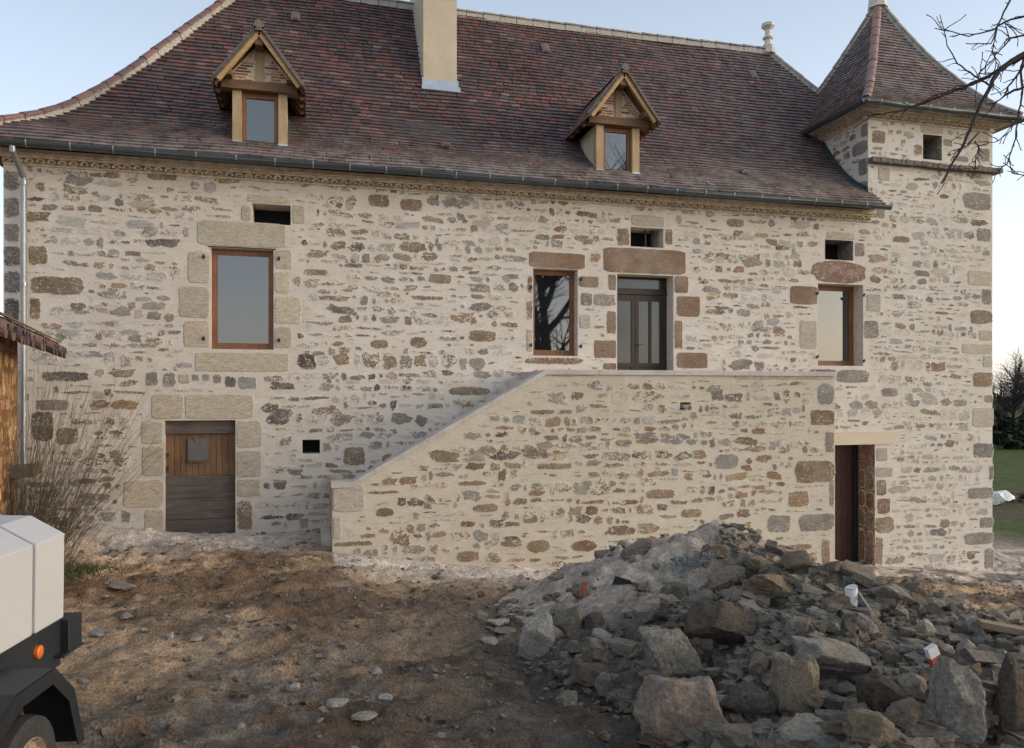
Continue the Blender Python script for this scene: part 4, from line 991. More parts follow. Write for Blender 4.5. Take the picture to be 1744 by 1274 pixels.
# colour of the earth (albedo): brown soil, ochre clay, lime dust by the walls, damp patches, grass
def L3(a, b, m): return a*(1-m[..., None])+b*m[..., None]
brown = np.array([.225, .142, .088]); ochre = np.array([.58, .395, .245]); dust = np.array([.66, .57, .49]); damp = np.array([.07, .052, .04]); grass = np.array([.075, .10, .028]); gsoil = np.array([.15, .118, .092])
yr = Y+14
col = np.broadcast_to(brown, X.shape+(3,)).copy()
m = sst(.36, .56, fbm(X*.55+3, Y*.8, 4, 61))*sst(4.5, 7.5, yr); col = L3(col, ochre, m*.9)
m = sst(.54, .68, fbm(X*1.7, Y*2.2, 5, 62)); col = L3(col, gsoil, m*.5)
m = sst(.54, .66, fbm(X*.8, Y*1.0+5, 4, 63))*sst(11, 6, yr); m = np.maximum(m, .55*sst(7.2, 5.0, yr)); col = L3(col, damp, m*.8)
m = sst(.56, .66, fbm(X*2.3+4, Y*2.6, 5, 67))*sst(9.5, 6, yr); col = L3(col, np.array([.26, .225, .185]), m*.6)
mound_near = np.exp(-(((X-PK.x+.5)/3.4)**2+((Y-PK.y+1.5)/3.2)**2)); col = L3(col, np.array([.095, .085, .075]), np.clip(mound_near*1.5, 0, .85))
wl = np.where((X > SX0) & (X < SX3), YS, 0.0); dist = wl-Y
m = np.clip(sst(2.2, .4, dist)*(.75+.8*fbm(X*1.5, Y*2.5, 4, 64)), 0, 1); m = np.where(dist < 0, .9, m); m = m*(1-.6*sst(-2.8, -3.8, X)); col = L3(col, dust, m*.95)
m = sst(9.5, 11.5, X)*sst(.42, .55, fbm(X*1.2, Y*2.2, 4, 65)); col = L3(col, np.array([.14, .118, .10]), m*.8)
m = np.clip(sst(17.5, 20.5, X+1.5*(fbm(X*.4, Y*.4, 3, 66)-.5))+sst(9, 12, Y), 0, 1); gg = L3(np.broadcast_to(grass, X.shape+(3,)), np.array([.10, .085, .05]), sst(.5, .62, fbm(X*.35, Y*.35, 4, 70))*sst(60, 22, np.hypot(X, Y))); col = col*(1-m[..., None])+gg*m[..., None]
ny, nx = X.shape
verts = np.stack([X, Y, Z], -1).reshape(-1, 3); idx = np.arange(ny*nx).reshape(ny, nx)
quads = np.stack([idx[:-1, :-1], idx[:-1, 1:], idx[1:, 1:], idx[1:, :-1]], -1).reshape(-1, 4)
def np_mesh(name, verts, quads, col, mat, smooth=True):
    me = bpy.data.meshes.new(name); me.vertices.add(len(verts)); me.vertices.foreach_set('co', verts.astype(np.float32).ravel())
    me.loops.add(quads.size); me.loops.foreach_set('vertex_index', quads.astype(np.int32).ravel())
    me.polygons.add(len(quads)); me.polygons.foreach_set('loop_start', np.arange(0, quads.size, quads.shape[1], dtype=np.int32)); me.polygons.foreach_set('loop_total', np.full(len(quads), quads.shape[1], dtype=np.int32))
    me.polygons.foreach_set('use_smooth', np.full(len(quads), smooth)); me.update(calc_edges=True); me.validate()
    a = me.attributes.new('tone', 'FLOAT_COLOR', 'POINT'); a.data.foreach_set('color', np.concatenate([col.reshape(-1, 3), np.ones((len(verts), 1))], 1).astype(np.float32).ravel())
    me.materials.append(mat); o = bpy.data.objects.new(name, me); C.objects.link(o); return o
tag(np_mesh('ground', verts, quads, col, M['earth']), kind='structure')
# the spoil heap
gx = np.arange(PK.x-4.2, PK.x+6.5, .04); gy = np.arange(PK.y-7, PK.y+3.6, .04); X, Y = np.meshgrid(gx, gy); Hm = mound_h(X, Y)
Zm = ground_z(X, Y)+Hm+(fbm(X*9, Y*9, 4, 31)-.5)*.10*sst(.05, .3, Hm)-.03*(Hm <= .01)
sand = np.array([.52, .43, .345]); dk = np.array([.13, .105, .08]); gr = np.array([.17, .145, .118])
sm = sst(-1.1, .1, (Y-PK.y)+(X-PK.x)*-.10+.9*sst(-.1, -.9, X-PK.x)*sst(-2.3, -1.3, Y-PK.y)+1.4*(fbm(X*1.2, Y*1.2, 4, 33)-.5)); col = L3(np.broadcast_to(dk, X.shape+(3,)), gr, sst(.45, .6, fbm(X*2, Y*2, 4, 34))); col = L3(col, sand, sm)
keep = Hm > .012; ny, nx = X.shape; idx = np.arange(ny*nx).reshape(ny, nx); kq = keep[:-1, :-1] | keep[1:, 1:] | keep[:-1, 1:] | keep[1:, :-1]
quads = np.stack([idx[:-1, :-1], idx[:-1, 1:], idx[1:, 1:], idx[1:, :-1]], -1)[kq]
used = np.unique(quads); remap = np.full(ny*nx, -1); remap[used] = np.arange(len(used)); quads = remap[quads]
verts = np.stack([X, Y, Zm], -1).reshape(-1, 3)[used]; col = col.reshape(-1, 3)[used]
heap = tag(np_mesh('spoil_heap', verts, quads, col, M['earth']), 'grey sandy spoil heap in front of the stair wall', 'spoil heap')
recenter(heap, (PK.x, PK.y, float(base_z(PK.x, PK.y))))
# ---------------------------------------------------------------- rocks
import bmesh
_ico = {}
def ico(sub):
    if sub not in _ico:
        bm = bmesh.new(); bmesh.ops.create_icosphere(bm, subdivisions=sub, radius=1); bm.verts.ensure_lookup_table()
        _ico[sub] = (np.array([v.co[:] for v in bm.verts]), [[v.index for v in f.verts] for f in bm.faces]); bm.free()
    return _ico[sub]
def rock_pts(dim, seed, sub=3, box=.6, nz=.05):
    r = np.random.RandomState(seed); V, F = ico(sub); V = V/np.linalg.norm(V, axis=1)[:, None]
    rotm = np.array(Matrix.Rotation(r.uniform(-.4, .4), 3, 'X') @ Matrix.Rotation(r.uniform(-.4, .4), 3, 'Y') @ Matrix.Rotation(r.uniform(-.3, .3), 3, 'Z'))
    pl = []
    for a in ((1, 0, 0), (-1, 0, 0), (0, 1, 0), (0, -1, 0), (0, 0, 1), (0, 0, -1)):
        v = rotm @ (np.array(a, float)+r.normal(size=3)*.22); v /= np.linalg.norm(v); pl.append((v, r.uniform(.72, 1.0)))
    for i in range(11):
        n_ = r.normal(size=3); n_ /= np.linalg.norm(n_); pl.append((n_, r.uniform(.82, 1.22)))
    rad = np.full(len(V), 9.0)
    for n_, d in pl:
        dt = V @ n_; ok = dt > 1e-3; rad[ok] = np.minimum(rad[ok], d/dt[ok])
    P = V*rad[:, None]
    if nz:
        o = r.uniform(0, 50, 3); k = [1.1, 2.6, 1.0] if sub > 3 else [1.1, 2.4, 0]
        dn = np.array([mnoise.noise(Vector(p*k[0]+o))*1.6+mnoise.ridged_multi_fractal(Vector(p*k[1]+o), .9, 2.1, 5, 1.0, 2.0)*.35-.35 for p in P]); P = P*(1+nz*1.25*dn)[:, None]
    P = P/np.abs(P).max(axis=0)
    return P*np.array(dim)/2, F
def rock_obj(name, px, py, wpx, hpx, mat, seed, label, cat='rock', group=None, rot=0, tilt=0, deep=.8, sink=.3, sub=5, nz=.13, depth=None):
    """a stone standing on the surface under pixel (px, py+hpx/2), wpx x hpx in the frame"""
    p, k = hit(px, py+hpx*.28)
    if depth: k = depth; p = at_d(px, py+hpx*.3, k); p.z = max(p.z, surf(p.x, p.y))
    W_, H_ = wpx/1300*k, hpx/1300*k
    if wpx*hpx < 4200: sub = 4
    P, F = rock_pts((W_, W_*deep, H_*1.12), seed, sub, nz=nz)
    Rm = np.array(Matrix.Rotation(-YAW+R(rot), 3, 'Z') @ Matrix.Rotation(R(tilt), 3, 'Y')); P = P @ Rm.T
    c = at_d(px, py, k); cz = c.z
    me = bpy.data.meshes.new(name); zmin = P[:, 2].min(); me.from_pydata((P-np.array([0, 0, zmin])).tolist(), [], F); me.materials.append(mat)
    me.polygons.foreach_set('use_smooth', [False]*len(F)); me.update()
    o = bpy.data.objects.new(name, me); C.objects.link(o); o.location = (c.x, c.y+W_*deep*.15, cz+zmin); tag(o, label, cat, group)
    if k < 17 and o.location.z > surf(c.x, c.y)-.02: o.location.z = surf(c.x, c.y)-.03
    return o
BIG = [
 (1147,1122,98,112,'rock_grey',5,-8,'upright grey-brown block leaning on the heap above the rust-coloured boulder'),
 (1165,1218,150,125,'rock_rust',12,-28,'large rust-tinged boulder lowest on the left side of the rubble'),
 (1362,1178,98,146,'rock_brown',10,8,'tall brown slab standing on end in the middle of the rubble'),
 (1432,1128,150,80,'rock_pale',8,10,'broad pale-topped block right of the tall brown slab'),
 (1645,1215,92,150,'rock_grey',11,14,'grey upright slab standing near the bottom right of the rubble'),
 (1735,1210,70,165,'rock_dark',9,10,'very dark upright boulder at the right edge of the photo'),
 (1385,1262,125,50,'rock_pale',9,6,'pale flat boulder cut by the bottom edge below the tall brown slab'),
 (915,1090,60,82,'rock_pale',6,16,'whitish block marking the left foot of the heap'),
 (1283,1200,96,74,'rock_dark',7,10,'dark angular block between the rust boulder and the tall brown slab'),
 (1487,1243,92,52,'rock_brown',8,8,'low brown slab lying right of the pale bottom boulder'),
 (1325,1004,100,46,'rock_brown',8,8,'brown oblong stone lying high on the heap, below its crest'),
 (1240,988,76,30,'rock_brown',7,-14,'thin brown slab lying just below the crest of the heap'),
 (1580,1076,44,34,'rock_pale',7,20,'rounded pale stone on the right slope of the heap'),
 (1300,1140,44,42,'rock_brown',8,-5,'small squarish brown block above the dark angular one'),
 (1235,1068,150,92,'rock_dark',6,6,'wide earth-covered mound-like boulder in the middle of the heap'),
 (1015,1152,92,34,'rock_rust',8,3,'long reddish slab low on the left side of the heap'),
 (975,1062,60,44,'rock_grey',8,-25,'grey tilted slab behind the whitish left block'),
 (958,1040,42,20,'rock_grey',8,-4,'flat grey stone at the left end of the heap, behind the others'),
 (1025,1112,48,34,'rock_brown',8,6,'brown block below the slope on the left of the heap'),
 (1090,936,56,26,'rock_grey',8,-26,'grey slab lying on the left slope near the stair wall'),
 (1155,1010,54,40,'rock_grey',8,-10,'grey stone under the left slope of the crest'),
 (1195,1085,46,56,'rock_grey',8,12,'grey block wedged right of the upright grey-brown block'),
 (1032,1155+12,36,48,'rock_grey',8,8,'narrow grey block beside the long reddish slab'),
 (970,1192,48,24,'rock_grey',8,-8,'low grey stone on the dirt left of the rust boulder'),
 (1553,1228,90,60,'rock_brown',8,12,'brown rough block left of the grey upright slab'),
 (1505,1190,100,70,'rock_dark',8,-6,'dark lumpy block below the broad pale-topped one'),
 (1607,1120,60,50,'rock_grey',7,14,'grey block above the upright slab on the right'),
 (1655,1108,50,44,'rock_pale',7,22,'pale tilted flake at the right foot of the heap'),
 (1560,1175,50,40,'rock_brown',7,-12,'reddish brown block above the rough one on the right'),
 (1520,1130,40,50,'rock_dark',8,12,'dark block at the right end of the pale-topped one'),
 (1300,964,54,28,'rock_brown',7,10,'brown stone right of the crest of the heap'),
 (1222,940,44,26,'rock_brown',8,-8,'brown stone on the crest of the heap'),
 (1248,1262,100,44,'rock_grey',7,4,'grey boulder cut by the bottom edge right of the rust boulder'),
 (1395,1050,42,26,'rock_grey',8,14,'grey stone above the pale-topped block'),
 (1430,1030,60,26,'rock_brown',8,-6,'brown flat stone left of the white pipe stub'),
 (1480,1070,44,26,'rock_grey',8,16,'grey flat stone right below the white pipe stub'),
 (1665,1070,60,26,'rock_grey',8,4,'low grey stone on the ground right of the heap'),
 (1590,1190,44,34,'rock_grey',8,4,'grey block touching the upright slab on its left'),
]
for i, (px, py, w_, h_, mt_, sd_, tl, lb) in enumerate(BIG):
    rock_obj('rock', px, py, w_, h_, M[mt_], 100+i*3+sd_, lb, 'rock', None, rnd.uniform(-20, 20), tl)
SHORT = ['the upright grey-brown block', 'the rust-tinged boulder', 'the tall brown slab', 'the broad pale-topped block', 'the grey upright slab', 'the very dark boulder', 'the pale bottom boulder', 'the whitish left block',
 'the dark angular block', 'the low brown bottom slab', 'the brown oblong stone near the crest', 'the thin brown slab below the crest', 'the rounded pale stone', 'the squarish brown block', 'the wide earthy boulder', 'the long reddish slab',
 'the grey tilted slab', 'the flat grey stone behind', 'the brown block on the left', 'the grey slab by the wall', 'the grey stone under the crest', 'the wedged grey block', 'the narrow grey block', 'the low grey stone on the dirt',
 'the brown rough block', 'the dark lumpy block', 'the grey block above the upright slab', 'the pale tilted flake', 'the reddish brown block', 'the dark block on the right', 'the brown stone right of the crest', 'the brown crest stone',
 'the grey bottom boulder', 'the grey stone above the pale-topped block', 'the flat stone by the pipe stub', 'the grey flat stone below the pipe stub', 'the low grey stone on the right', 'the small grey block beside the upright slab']
def to_px(p):
    x, y = p.x, p.y+14; dep = x*SA+y*CA; return 872+1300*(x*CA-y*SA)/dep, 667-1300*p.z/dep
used_lb = {}
def stone_label(p, s_, mk, r):
    px, py = to_px(p); cand = sorted(range(len(BIG)), key=lambda i: math.hypot(BIG[i][0]-px, (BIG[i][1]-py)*1.2))[:4]
    size = 'tiny' if s_ < .11 else ('small' if s_ < .19 else 'larger'); colr = {'rock_grey': 'grey', 'rock_brown': 'brown', 'rock_pale': 'pale', 'rock_dark': 'dark'}[mk]
    lb = None
    for i in cand:
        dx, dy = px-BIG[i][0], py-BIG[i][1]; wd, hd = BIG[i][2], BIG[i][3]
        rel = ('right of' if dx > 0 else 'left of') if abs(dx)/wd > abs(dy)/hd else ('below' if dy > 0 else 'above')
        if abs(dx)/wd < .5 and abs(dy)/hd < .5: rel = 'against'
        for lb in ('%s %s broken stone %s %s' % (size, colr, rel, SHORT[i]), '%s %s stone farther %s %s' % (size, colr, rel, SHORT[i])):
            if lb not in used_lb: used_lb[lb] = 1; return lb
    for i in cand:
        for j in cand:
            lb2 = '%s %s stone between %s and %s' % (size, colr, SHORT[i], SHORT[j])
            if i != j and len(lb2.split()) <= 16 and lb2 not in used_lb: used_lb[lb2] = 1; return lb2
    used_lb[lb] += 1; return lb
# loose stones: prototypes, then copies
protos = []
for i in range(16):
    P, F = rock_pts((1, rnd.uniform(.6, .9), rnd.uniform(.4, .75)), 900+i, 3 if i < 8 else 3, nz=.08)
    for mk in ('rock_grey', 'rock_brown', 'rock_pale', 'rock_dark'):
        me = bpy.data.meshes.new('broken_stone'); me.from_pydata(P.tolist(), [], F); me.materials.append(M[mk]); me.update(); protos.append((mk, me))
first = None; r = random.Random(5); cnt = 0; tries = 0
by = {k: [m_ for a, m_ in protos if a == k] for k in ('rock_grey', 'rock_brown', 'rock_pale', 'rock_dark')}
spots = []
while cnt < 262 and tries < 6000:
    tries += 1
    x = r.uniform(PK.x-3.4, PK.x+4.6); y = r.uniform(PK.y-6, PK.y+1.2); h = float(mound_h(x, y))
    dd = (y-PK.y)-(x-PK.x)*.1
    if h < .10 or (dd > -.25+r.uniform(-.3, .15)) or (x < PK.x-.15 and dd > -1.5+r.uniform(-.3, .3) and r.random() < .93): continue
    # keep the frame bottom covered
    s = r.choice((r.uniform(.09, .17), r.uniform(.14, .26), r.uniform(.2, .38)))
    if any((x-a)**2+(y-b)**2 < ((s+c_)*.36)**2 for a, b, c_ in spots): continue
    spots.append((x, y, s)); mk = r.choices(('rock_grey', 'rock_brown', 'rock_pale', 'rock_dark'), (42, 30, 12, 16))[0]
    me = r.choice(by[mk])
    if first is None:
        first = bpy.data.objects.new('broken_stone', me); o = first
        tag(o, 'x', 'stone', 'loose broken stones on the heap')
    else: o = first.copy(); o.data = me
    C.objects.link(o); o.scale = (s, s*r.uniform(.8, 1.1), s*r.uniform(.7, 1.1)); o.rotation_euler = (r.uniform(-.5, .5), r.uniform(-.5, .5), r.uniform(0, 6.3))
    o.location = (x, y, surf(x, y)+s*.14); o['label'] = stone_label(o.location, s, mk, r); cnt += 1
def scatter(name, n_, area, size, mat, seed, label=None, accept=None, sub=1, flat=.5, big=None, lift=.25):
    r = np.random.RandomState(seed); V0 = np.array([(x, y, z) for z in (-.5, .5) for y in (-.5, .5) for x in (-.5, .5)]); F0 = np.array([(0, 2, 3, 1), (4, 5, 7, 6), (0, 1, 5, 4), (1, 3, 7, 5), (3, 2, 6, 7), (2, 0, 4, 6)])
    shapes = [(V0+r.uniform(-.24, .24, V0.shape))*np.array((1, .8, flat))*1.1 for k in range(40)]
    vs = []; fs = []; b = 0; k = 0; t = 0
    while k < n_ and t < n_*8:
        t += 1; x = r.uniform(area[0], area[1]); y = r.uniform(area[2], area[3])
        if accept and not accept(x, y, r): continue
        s = r.uniform(*size)*(1 if r.rand() < .85 else 1.6); A = shapes[r.randint(40)]; an = r.uniform(0, 6.3); ti = r.uniform(-.5, .5)
        Rm = np.array(Matrix.Rotation(an, 3, 'Z') @ Matrix.Rotation(ti, 3, 'X')); vs.append((A*s) @ Rm.T+np.array([x, y, surf(x, y)+s*flat*lift])); fs.append(F0+b); b += len(V0); k += 1
    V = np.concatenate(vs); F = np.concatenate(fs); o = np_mesh(name, V, F, np.full((len(V), 3), .3), mat, False)
    tag(o, label, None, None, 'stuff'); return o
def acc_heap(x, y, r_):
    if mound_h(x, y) < .02: return False
    sandy = (y-PK.y) > -.15 or (x < PK.x-.1 and (y-PK.y)-.35*(x-PK.x) > -.95)
    return r_.rand() < (.05 if sandy else .25+1.5*float(sst(.38, .56, fbm(x*1.6, y*1.6, 3, 44))))
scatter('rubble_gravel', 3800, (PK.x-4, PK.x+6, PK.y-7, PK.y+2), (.025, .11), M['rock_grey'], 1, 'small grey broken gravel filling the heap', acc_heap)
scatter('rubble_gravel', 1800, (PK.x-4, PK.x+6, PK.y-7, PK.y+2), (.025, .10), M['rock_brown'], 2, 'small brown broken gravel filling the heap', acc_heap)
def acc_g(x, y, r_):
    if mound_h(x, y) > .1: return False
    if (SX0-.1 < x < SX3+.1 and y > YS-.05) or y > -.05: return False
    if y > (YS if SX0 < x < SX3 else 0)-1.1 and r_.rand() < .7: return False
    dx = fbm(x*1.1, y*1.3, 3, 91); return r_.rand() < (.15+1.6*max(0, dx-.42))
scatter('gravel', 2600, (-6, 16, -11.5, 0), (.01, .032), M['pebble'], 3, 'pale gravel strewn over the brown earth', acc_g, lift=.1)
scatter('gravel', 5000, (-6, 16, -11.5, 0), (.015, .055), M['rock_brown'], 4, 'brown clods and grit on the earth', acc_g, lift=.05)
def acc_f(x, y, r_): return acc_g(x, y, r_) and mound_near_(x, y) > .25
def mound_near_(x, y): return math.exp(-(((x-PK.x+.5)/3.4)**2+((y-PK.y+1.5)/3.2)**2))
scatter('rubble_gravel', 700, (PK.x-3.0, PK.x+6, PK.y-7, PK.y+2), (.02, .07), M['rock_brown'], 7, 'grey chips spilled round the foot of the heap', acc_f)
# flat pale stones lying on the earth
FL = [(290,1088,18,14,'pale oval stone lying alone on the brown earth'), (212,1054,26,14,'pale rounded stone nearest the trailer, on the brown earth'), (166,1080,32,10,'flat pale flake beside the trailer'), (243,1075,16,8,'small pale flake left of the oval stone'),
 (337,1090,26,8,'flat buff stone right of the oval stone'), (380,1085,20,14,'two-toned pale lump right of the flat buff stone'), (180,1023,16,8,'small pale stone above the rounded one'), (205,1003,50,8,'long pale flake near the shrub'),
 (387,1053,14,7,'small pale chip in the middle of the yard'), (575,1205,40,14,'grey-white slab of mortar in the foreground earth'), (655,1195,36,18,'whitish lump of mortar in the foreground'), (500,1190,26,14,'grey flat stone set in the foreground mud'),
 (640,1150,30,20,'pale crumbled mortar lump left of the dark patch'), (820,1050,26,12,'grey slab in the small stack of flat stones'), (850,1062,40,10,'grey flat stone on top of the small stack'), (860,1080,44,12,'lowest flat stone left of the heap'), (835,1095,34,10,'thin flat stone at the foot of the small stack'),
 (620,1240,50,12,'broad whitish slab at the bottom of the yard'), (410,1240,22,10,'pale chip near the bottom edge of the yard'), (140,1165,26,10,'pale flake right of the trailer mudguard'), (890,960+38,44,10,'pale strip-like stone near the stair wall foot'), (745,975+12,24,8,'small pale stone below the stair wall')]
for i, (px, py, w_, h_, lb) in enumerate(FL):
    p, k = hit(px, py); s = w_/1300*k
    P, F = rock_pts((s, s*.75, max(.03, h_/1300*k*.9)), 400+i, 3, nz=.08)
    me = bpy.data.meshes.new('flat_stone'); me.from_pydata(P.tolist(), [], F); me.materials.append(M['pebble'] if i < 13 else M['rock_pale']); me.update()
    o = bpy.data.objects.new('flat_stone', me); C.objects.link(o); o.location = (p.x, p.y, p.z+.012); o.rotation_euler = (rnd.uniform(-.1, .1), rnd.uniform(-.1, .1), rnd.uniform(-.6, .6)-YAW); tag(o, lb, 'stone', 'flat stones on the yard')
# litter on the heap
def on(px, py): return hit(px, py)[0]
p = on(1450, 1036)
mb = MB(); mb.tube([p+Vector((0, 0, -.05)), p+Vector((.0, 0, .16)), p+Vector((-.005, 0, .17))], [.05, .05, .055], 14); mb.tube([p+Vector((0, 0, .168)), p+Vector((0, 0, .171))], .045, 14, mat=1)
tag(recenter(mb.build('pipe_stub', [M['pvc'], M['pvc']]), p), 'short white plastic pipe stub standing on the heap', 'pipe')
a, b = on(1462, 1030), on(1488, 1060); a.z += .08; b.z += .05
mb = MB(); mb.prism([(0, -.035), (.34, -.03), (.36, .0), (.34, .03), (0, .035)], 0, .025, f=lambda s, y, t: tuple(a+(b-a)*(s/.36)+Vector((t*.5, t, y))))
tag(recenter(mb.build('plastic_strip', M['pvc']), a), 'white plastic strip lying below the pipe stub', 'strip')
p = on(1600, 1165)
mb = MB(); 
for i in range(3): mb.box((-.035, -.02, -.02+.075*i), (.045, .02, .055+.075*i-.003), mat=i % 2, M=Matrix.Translation(p+Vector((0, 0, .05))) @ Matrix.Rotation(R(-24), 4, 'Y'))
tag(recenter(mb.build('marker_board', [M['pvc'], M['redbit']]), p), 'red and white striped piece stuck in the rubble', 'board')
p = on(989, 1022)
P, F = rock_pts((.26, .2, .26), 77, 3, nz=.15); mb = MB(); mb.add([tuple(Vector(q)+p+Vector((0, 0, .09))) for q in P], F)
for k in range(3): mb.box((-.045+.035*k, -.118+.012*k, .02+.04*k), (-.015+.035*k, -.10+.012*k, .075+.04*k), mat=1, M=Matrix.Translation(p+Vector((0.0, 0.025, .03))))
tag(recenter(mb.build('rubble_sack', [M['rock_grey'], M['redbit']]), p), 'grey sack with red marks behind the left end of the heap', 'sack')
p = on(1058, 1000)
mb = MB(); mb.prism([(-.10, 0), (.13, .01), (.10, .05), (-.06, .10)], 0, .012, f=lambda s, y, t: tuple(p+Vector((s*CA, y-s*SA, t+.01)))); tag(recenter(mb.build('plastic_sheet', M['black']), p), 'black plastic scrap at the left foot of the sandy slope', 'sheet')
mb = MB(); r = random.Random(4)
last = on(1150, 975)
for i in range(40):
    px, py = 1150+85*i/40, 0; py = 975-(px-1150)*.42+r.uniform(-12, 14); q = on(px, py); q.z += .03
    pts = [last, q]; last = q
    for k in range(4): pts.append(pts[-1]+Vector((r.uniform(-.06, .06), r.uniform(-.05, .03), r.uniform(-.03, .035))))
    mb.tube(pts, .006, 4)
tag(recenter(mb.build('plastic_netting', M['bluebit']), on(1190, 958)), 'tangled blue-grey netting on the left side of the crest', 'netting')
p = on(1725, 1094)
mb = MB(); Mx = Matrix.Translation(p+Vector((.1, 0, .06))) @ Matrix.Rotation(R(-28), 4, 'Z') @ Matrix.Rotation(R(8), 4, 'Y'); mb.box((-.32, -.06, -.03), (.6, .06, .02), M=Mx); tag(recenter(mb.build('plank', M['plank']), p), 'short sawn plank lying right of the heap', 'plank')
p = on(1722, 1158)+Vector((0, 0, -.07))
pal = thing('pallet', p, 'weathered slatted pallet half buried behind the dark boulder', 'pallet')
for k in range(5):
    mb = MB(); mb.box((-.28, -.30+.12*k, .09), (.6, -.23+.12*k, .11), M=Matrix.Translation(p+Vector((.1, .1, .03))) @ Matrix.Rotation(R(-18), 4, 'Z')); mb.build('slat', M['oldslat'], pal)
for k in range(3):
    mb = MB(); mb.box((-.22+.36*k, -.31, .0), (-.15+.36*k, .28, .088), M=Matrix.Translation(p+Vector((.1, .1, .03))) @ Matrix.Rotation(R(-18), 4, 'Z')); mb.build('bearer', M['oldslat'], pal)
# ---------------------------------------------------------------- the shed at the left
K = Vector((FX(30, -1.6), -1.6, 0)); bdir = Vector((.17, -.985, 0)).normalized(); pdir = Vector((-bdir.y, bdir.x, 0))   # pdir points to the yard
shed = thing('shed', (K.x-1, K.y-2, -2.4), 'small ochre stone shed with a low canal tile roof at the left edge', 'shed')
mb = MB(); zt = FZ(10, 590, -1.8)
c0, c1, c2, c3 = K, K+bdir*4.2, K+bdir*4.2-pdir*3, K-pdir*3
for a, b in ((c0, c3), (c1, c0), (c2, c1), (c3, c2)):
    mb.add([(b.x, b.y, -3), (a.x, a.y, -3), (a.x, a.y, zt+.1), (b.x, b.y, zt+.1)], [(0, 1, 2, 3)], PAL['pale'], 0.0)
pls = lambda s, t, o: tuple(K+bdir*(4.2-s)+pdir*o+Vector((0, 0, t)))
PAL['sh1'] = (.52, .33, .17); PAL['sh2'] = (.60, .41, .23); PAL['sh3'] = (.40, .24, .13)
rubble(mb, .05, 4.15, -2.7, zt-.05, pls, lambda s, t: 0 < s < 4.14, [], 55, .97, .2, lambda s, t: (('sh1', 'sh2', 'sh3'), (40, 40, 20)), (.14, .26), .02, (1.1, 1.1), False)
mb.build('wall', M['shedwall'], shed)
def shedp(s, across, z): return K+bdir*s-pdir*across+Vector((0, 0, z))
mb = MB(); sl = math.tan(R(27)); ov = .55; zt0 = zt+.02
nt_ = 24; r = random.Random(8)
for i in range(nt_):
    s = -.18+i*.2
    for row in range(8):
        a0 = -ov+row*.42+r.uniform(-.06, .05); a1 = a0+.5
        for kind in (0, 1):
            ss = s+(.1 if kind else 0); vs = []; m = 6; lift = .05 if kind == 0 else .0
            for aa, ra in ((a0, .085), (a1, .07)):
                for rr2 in (ra, ra-.014):
                    for j in range(m+1):
                        an = math.pi*j/m; z = math.sin(an)*rr2
                        if kind: z = -z
                        vs.append(shedp(ss+math.cos(an)*rr2, aa, zt0+.16+(aa+.0)*sl+lift+z+(0 if not kind else .05)))
            k = m+1; fs = []
            for j in range(m):
                fs += [(j, j+1, 2*k+j+1, 2*k+j), (k+j, 3*k+j, 3*k+j+1, k+j+1), (j, k+j, k+j+1, j+1)]
            mb.add(vs, fs, jit(r.choice([(.13, .058, .044), (.09, .046, .038), (.16, .078, .055), (.07, .045, .04)]), .3, r), .25)
mb.build('roof', M['tile'], shed)
mb = MB()
for i in range(11):
    s = -.1+i*.42; q = [shedp(s, -ov+.05, zt0-.03), shedp(s+.08, -ov+.05, zt0-.03), shedp(s+.08, 1.5, zt0-.03+1.55*sl), shedp(s, 1.5, zt0-.03+1.55*sl)]
    q += [v+Vector((0, 0, .09)) for v in q]; mb.add(q, [(0, 3, 2, 1), (4, 5, 6, 7), (0, 1, 5, 4), (1, 2, 6, 5), (2, 3, 7, 6), (3, 0, 4, 7)])
q = [shedp(-.16, -ov+.02, zt0+.06), shedp(4.5, -ov+.02, zt0+.06), shedp(4.5, 3, zt0+.06+3.5*sl), shedp(-.16, 3, zt0+.06+3.5*sl)]; q += [v+Vector((0, 0, .02)) for v in q]
mb.add(q, [(0, 3, 2, 1), (4, 5, 6, 7), (0, 1, 5, 4), (1, 2, 6, 5), (2, 3, 7, 6), (3, 0, 4, 7)])
mb.build('rafters', M['beam'], shed)
mb = MB(); zz = FZ(20, 800, -1.7)
q = [shedp(-.02, -.30, zz-.06), shedp(.7, -.28, zz-.06), shedp(.7, .05, zz-.06), shedp(-.02, .05, zz-.06)]; q += [v+Vector((0, 0, .13)) for v in q]
mb.add(q, [(0, 3, 2, 1), (4, 5, 6, 7), (0, 1, 5, 4), (1, 2, 6, 5), (2, 3, 7, 6), (3, 0, 4, 7)])
mb.build('stone_ledge', M['lichenstone'], shed)
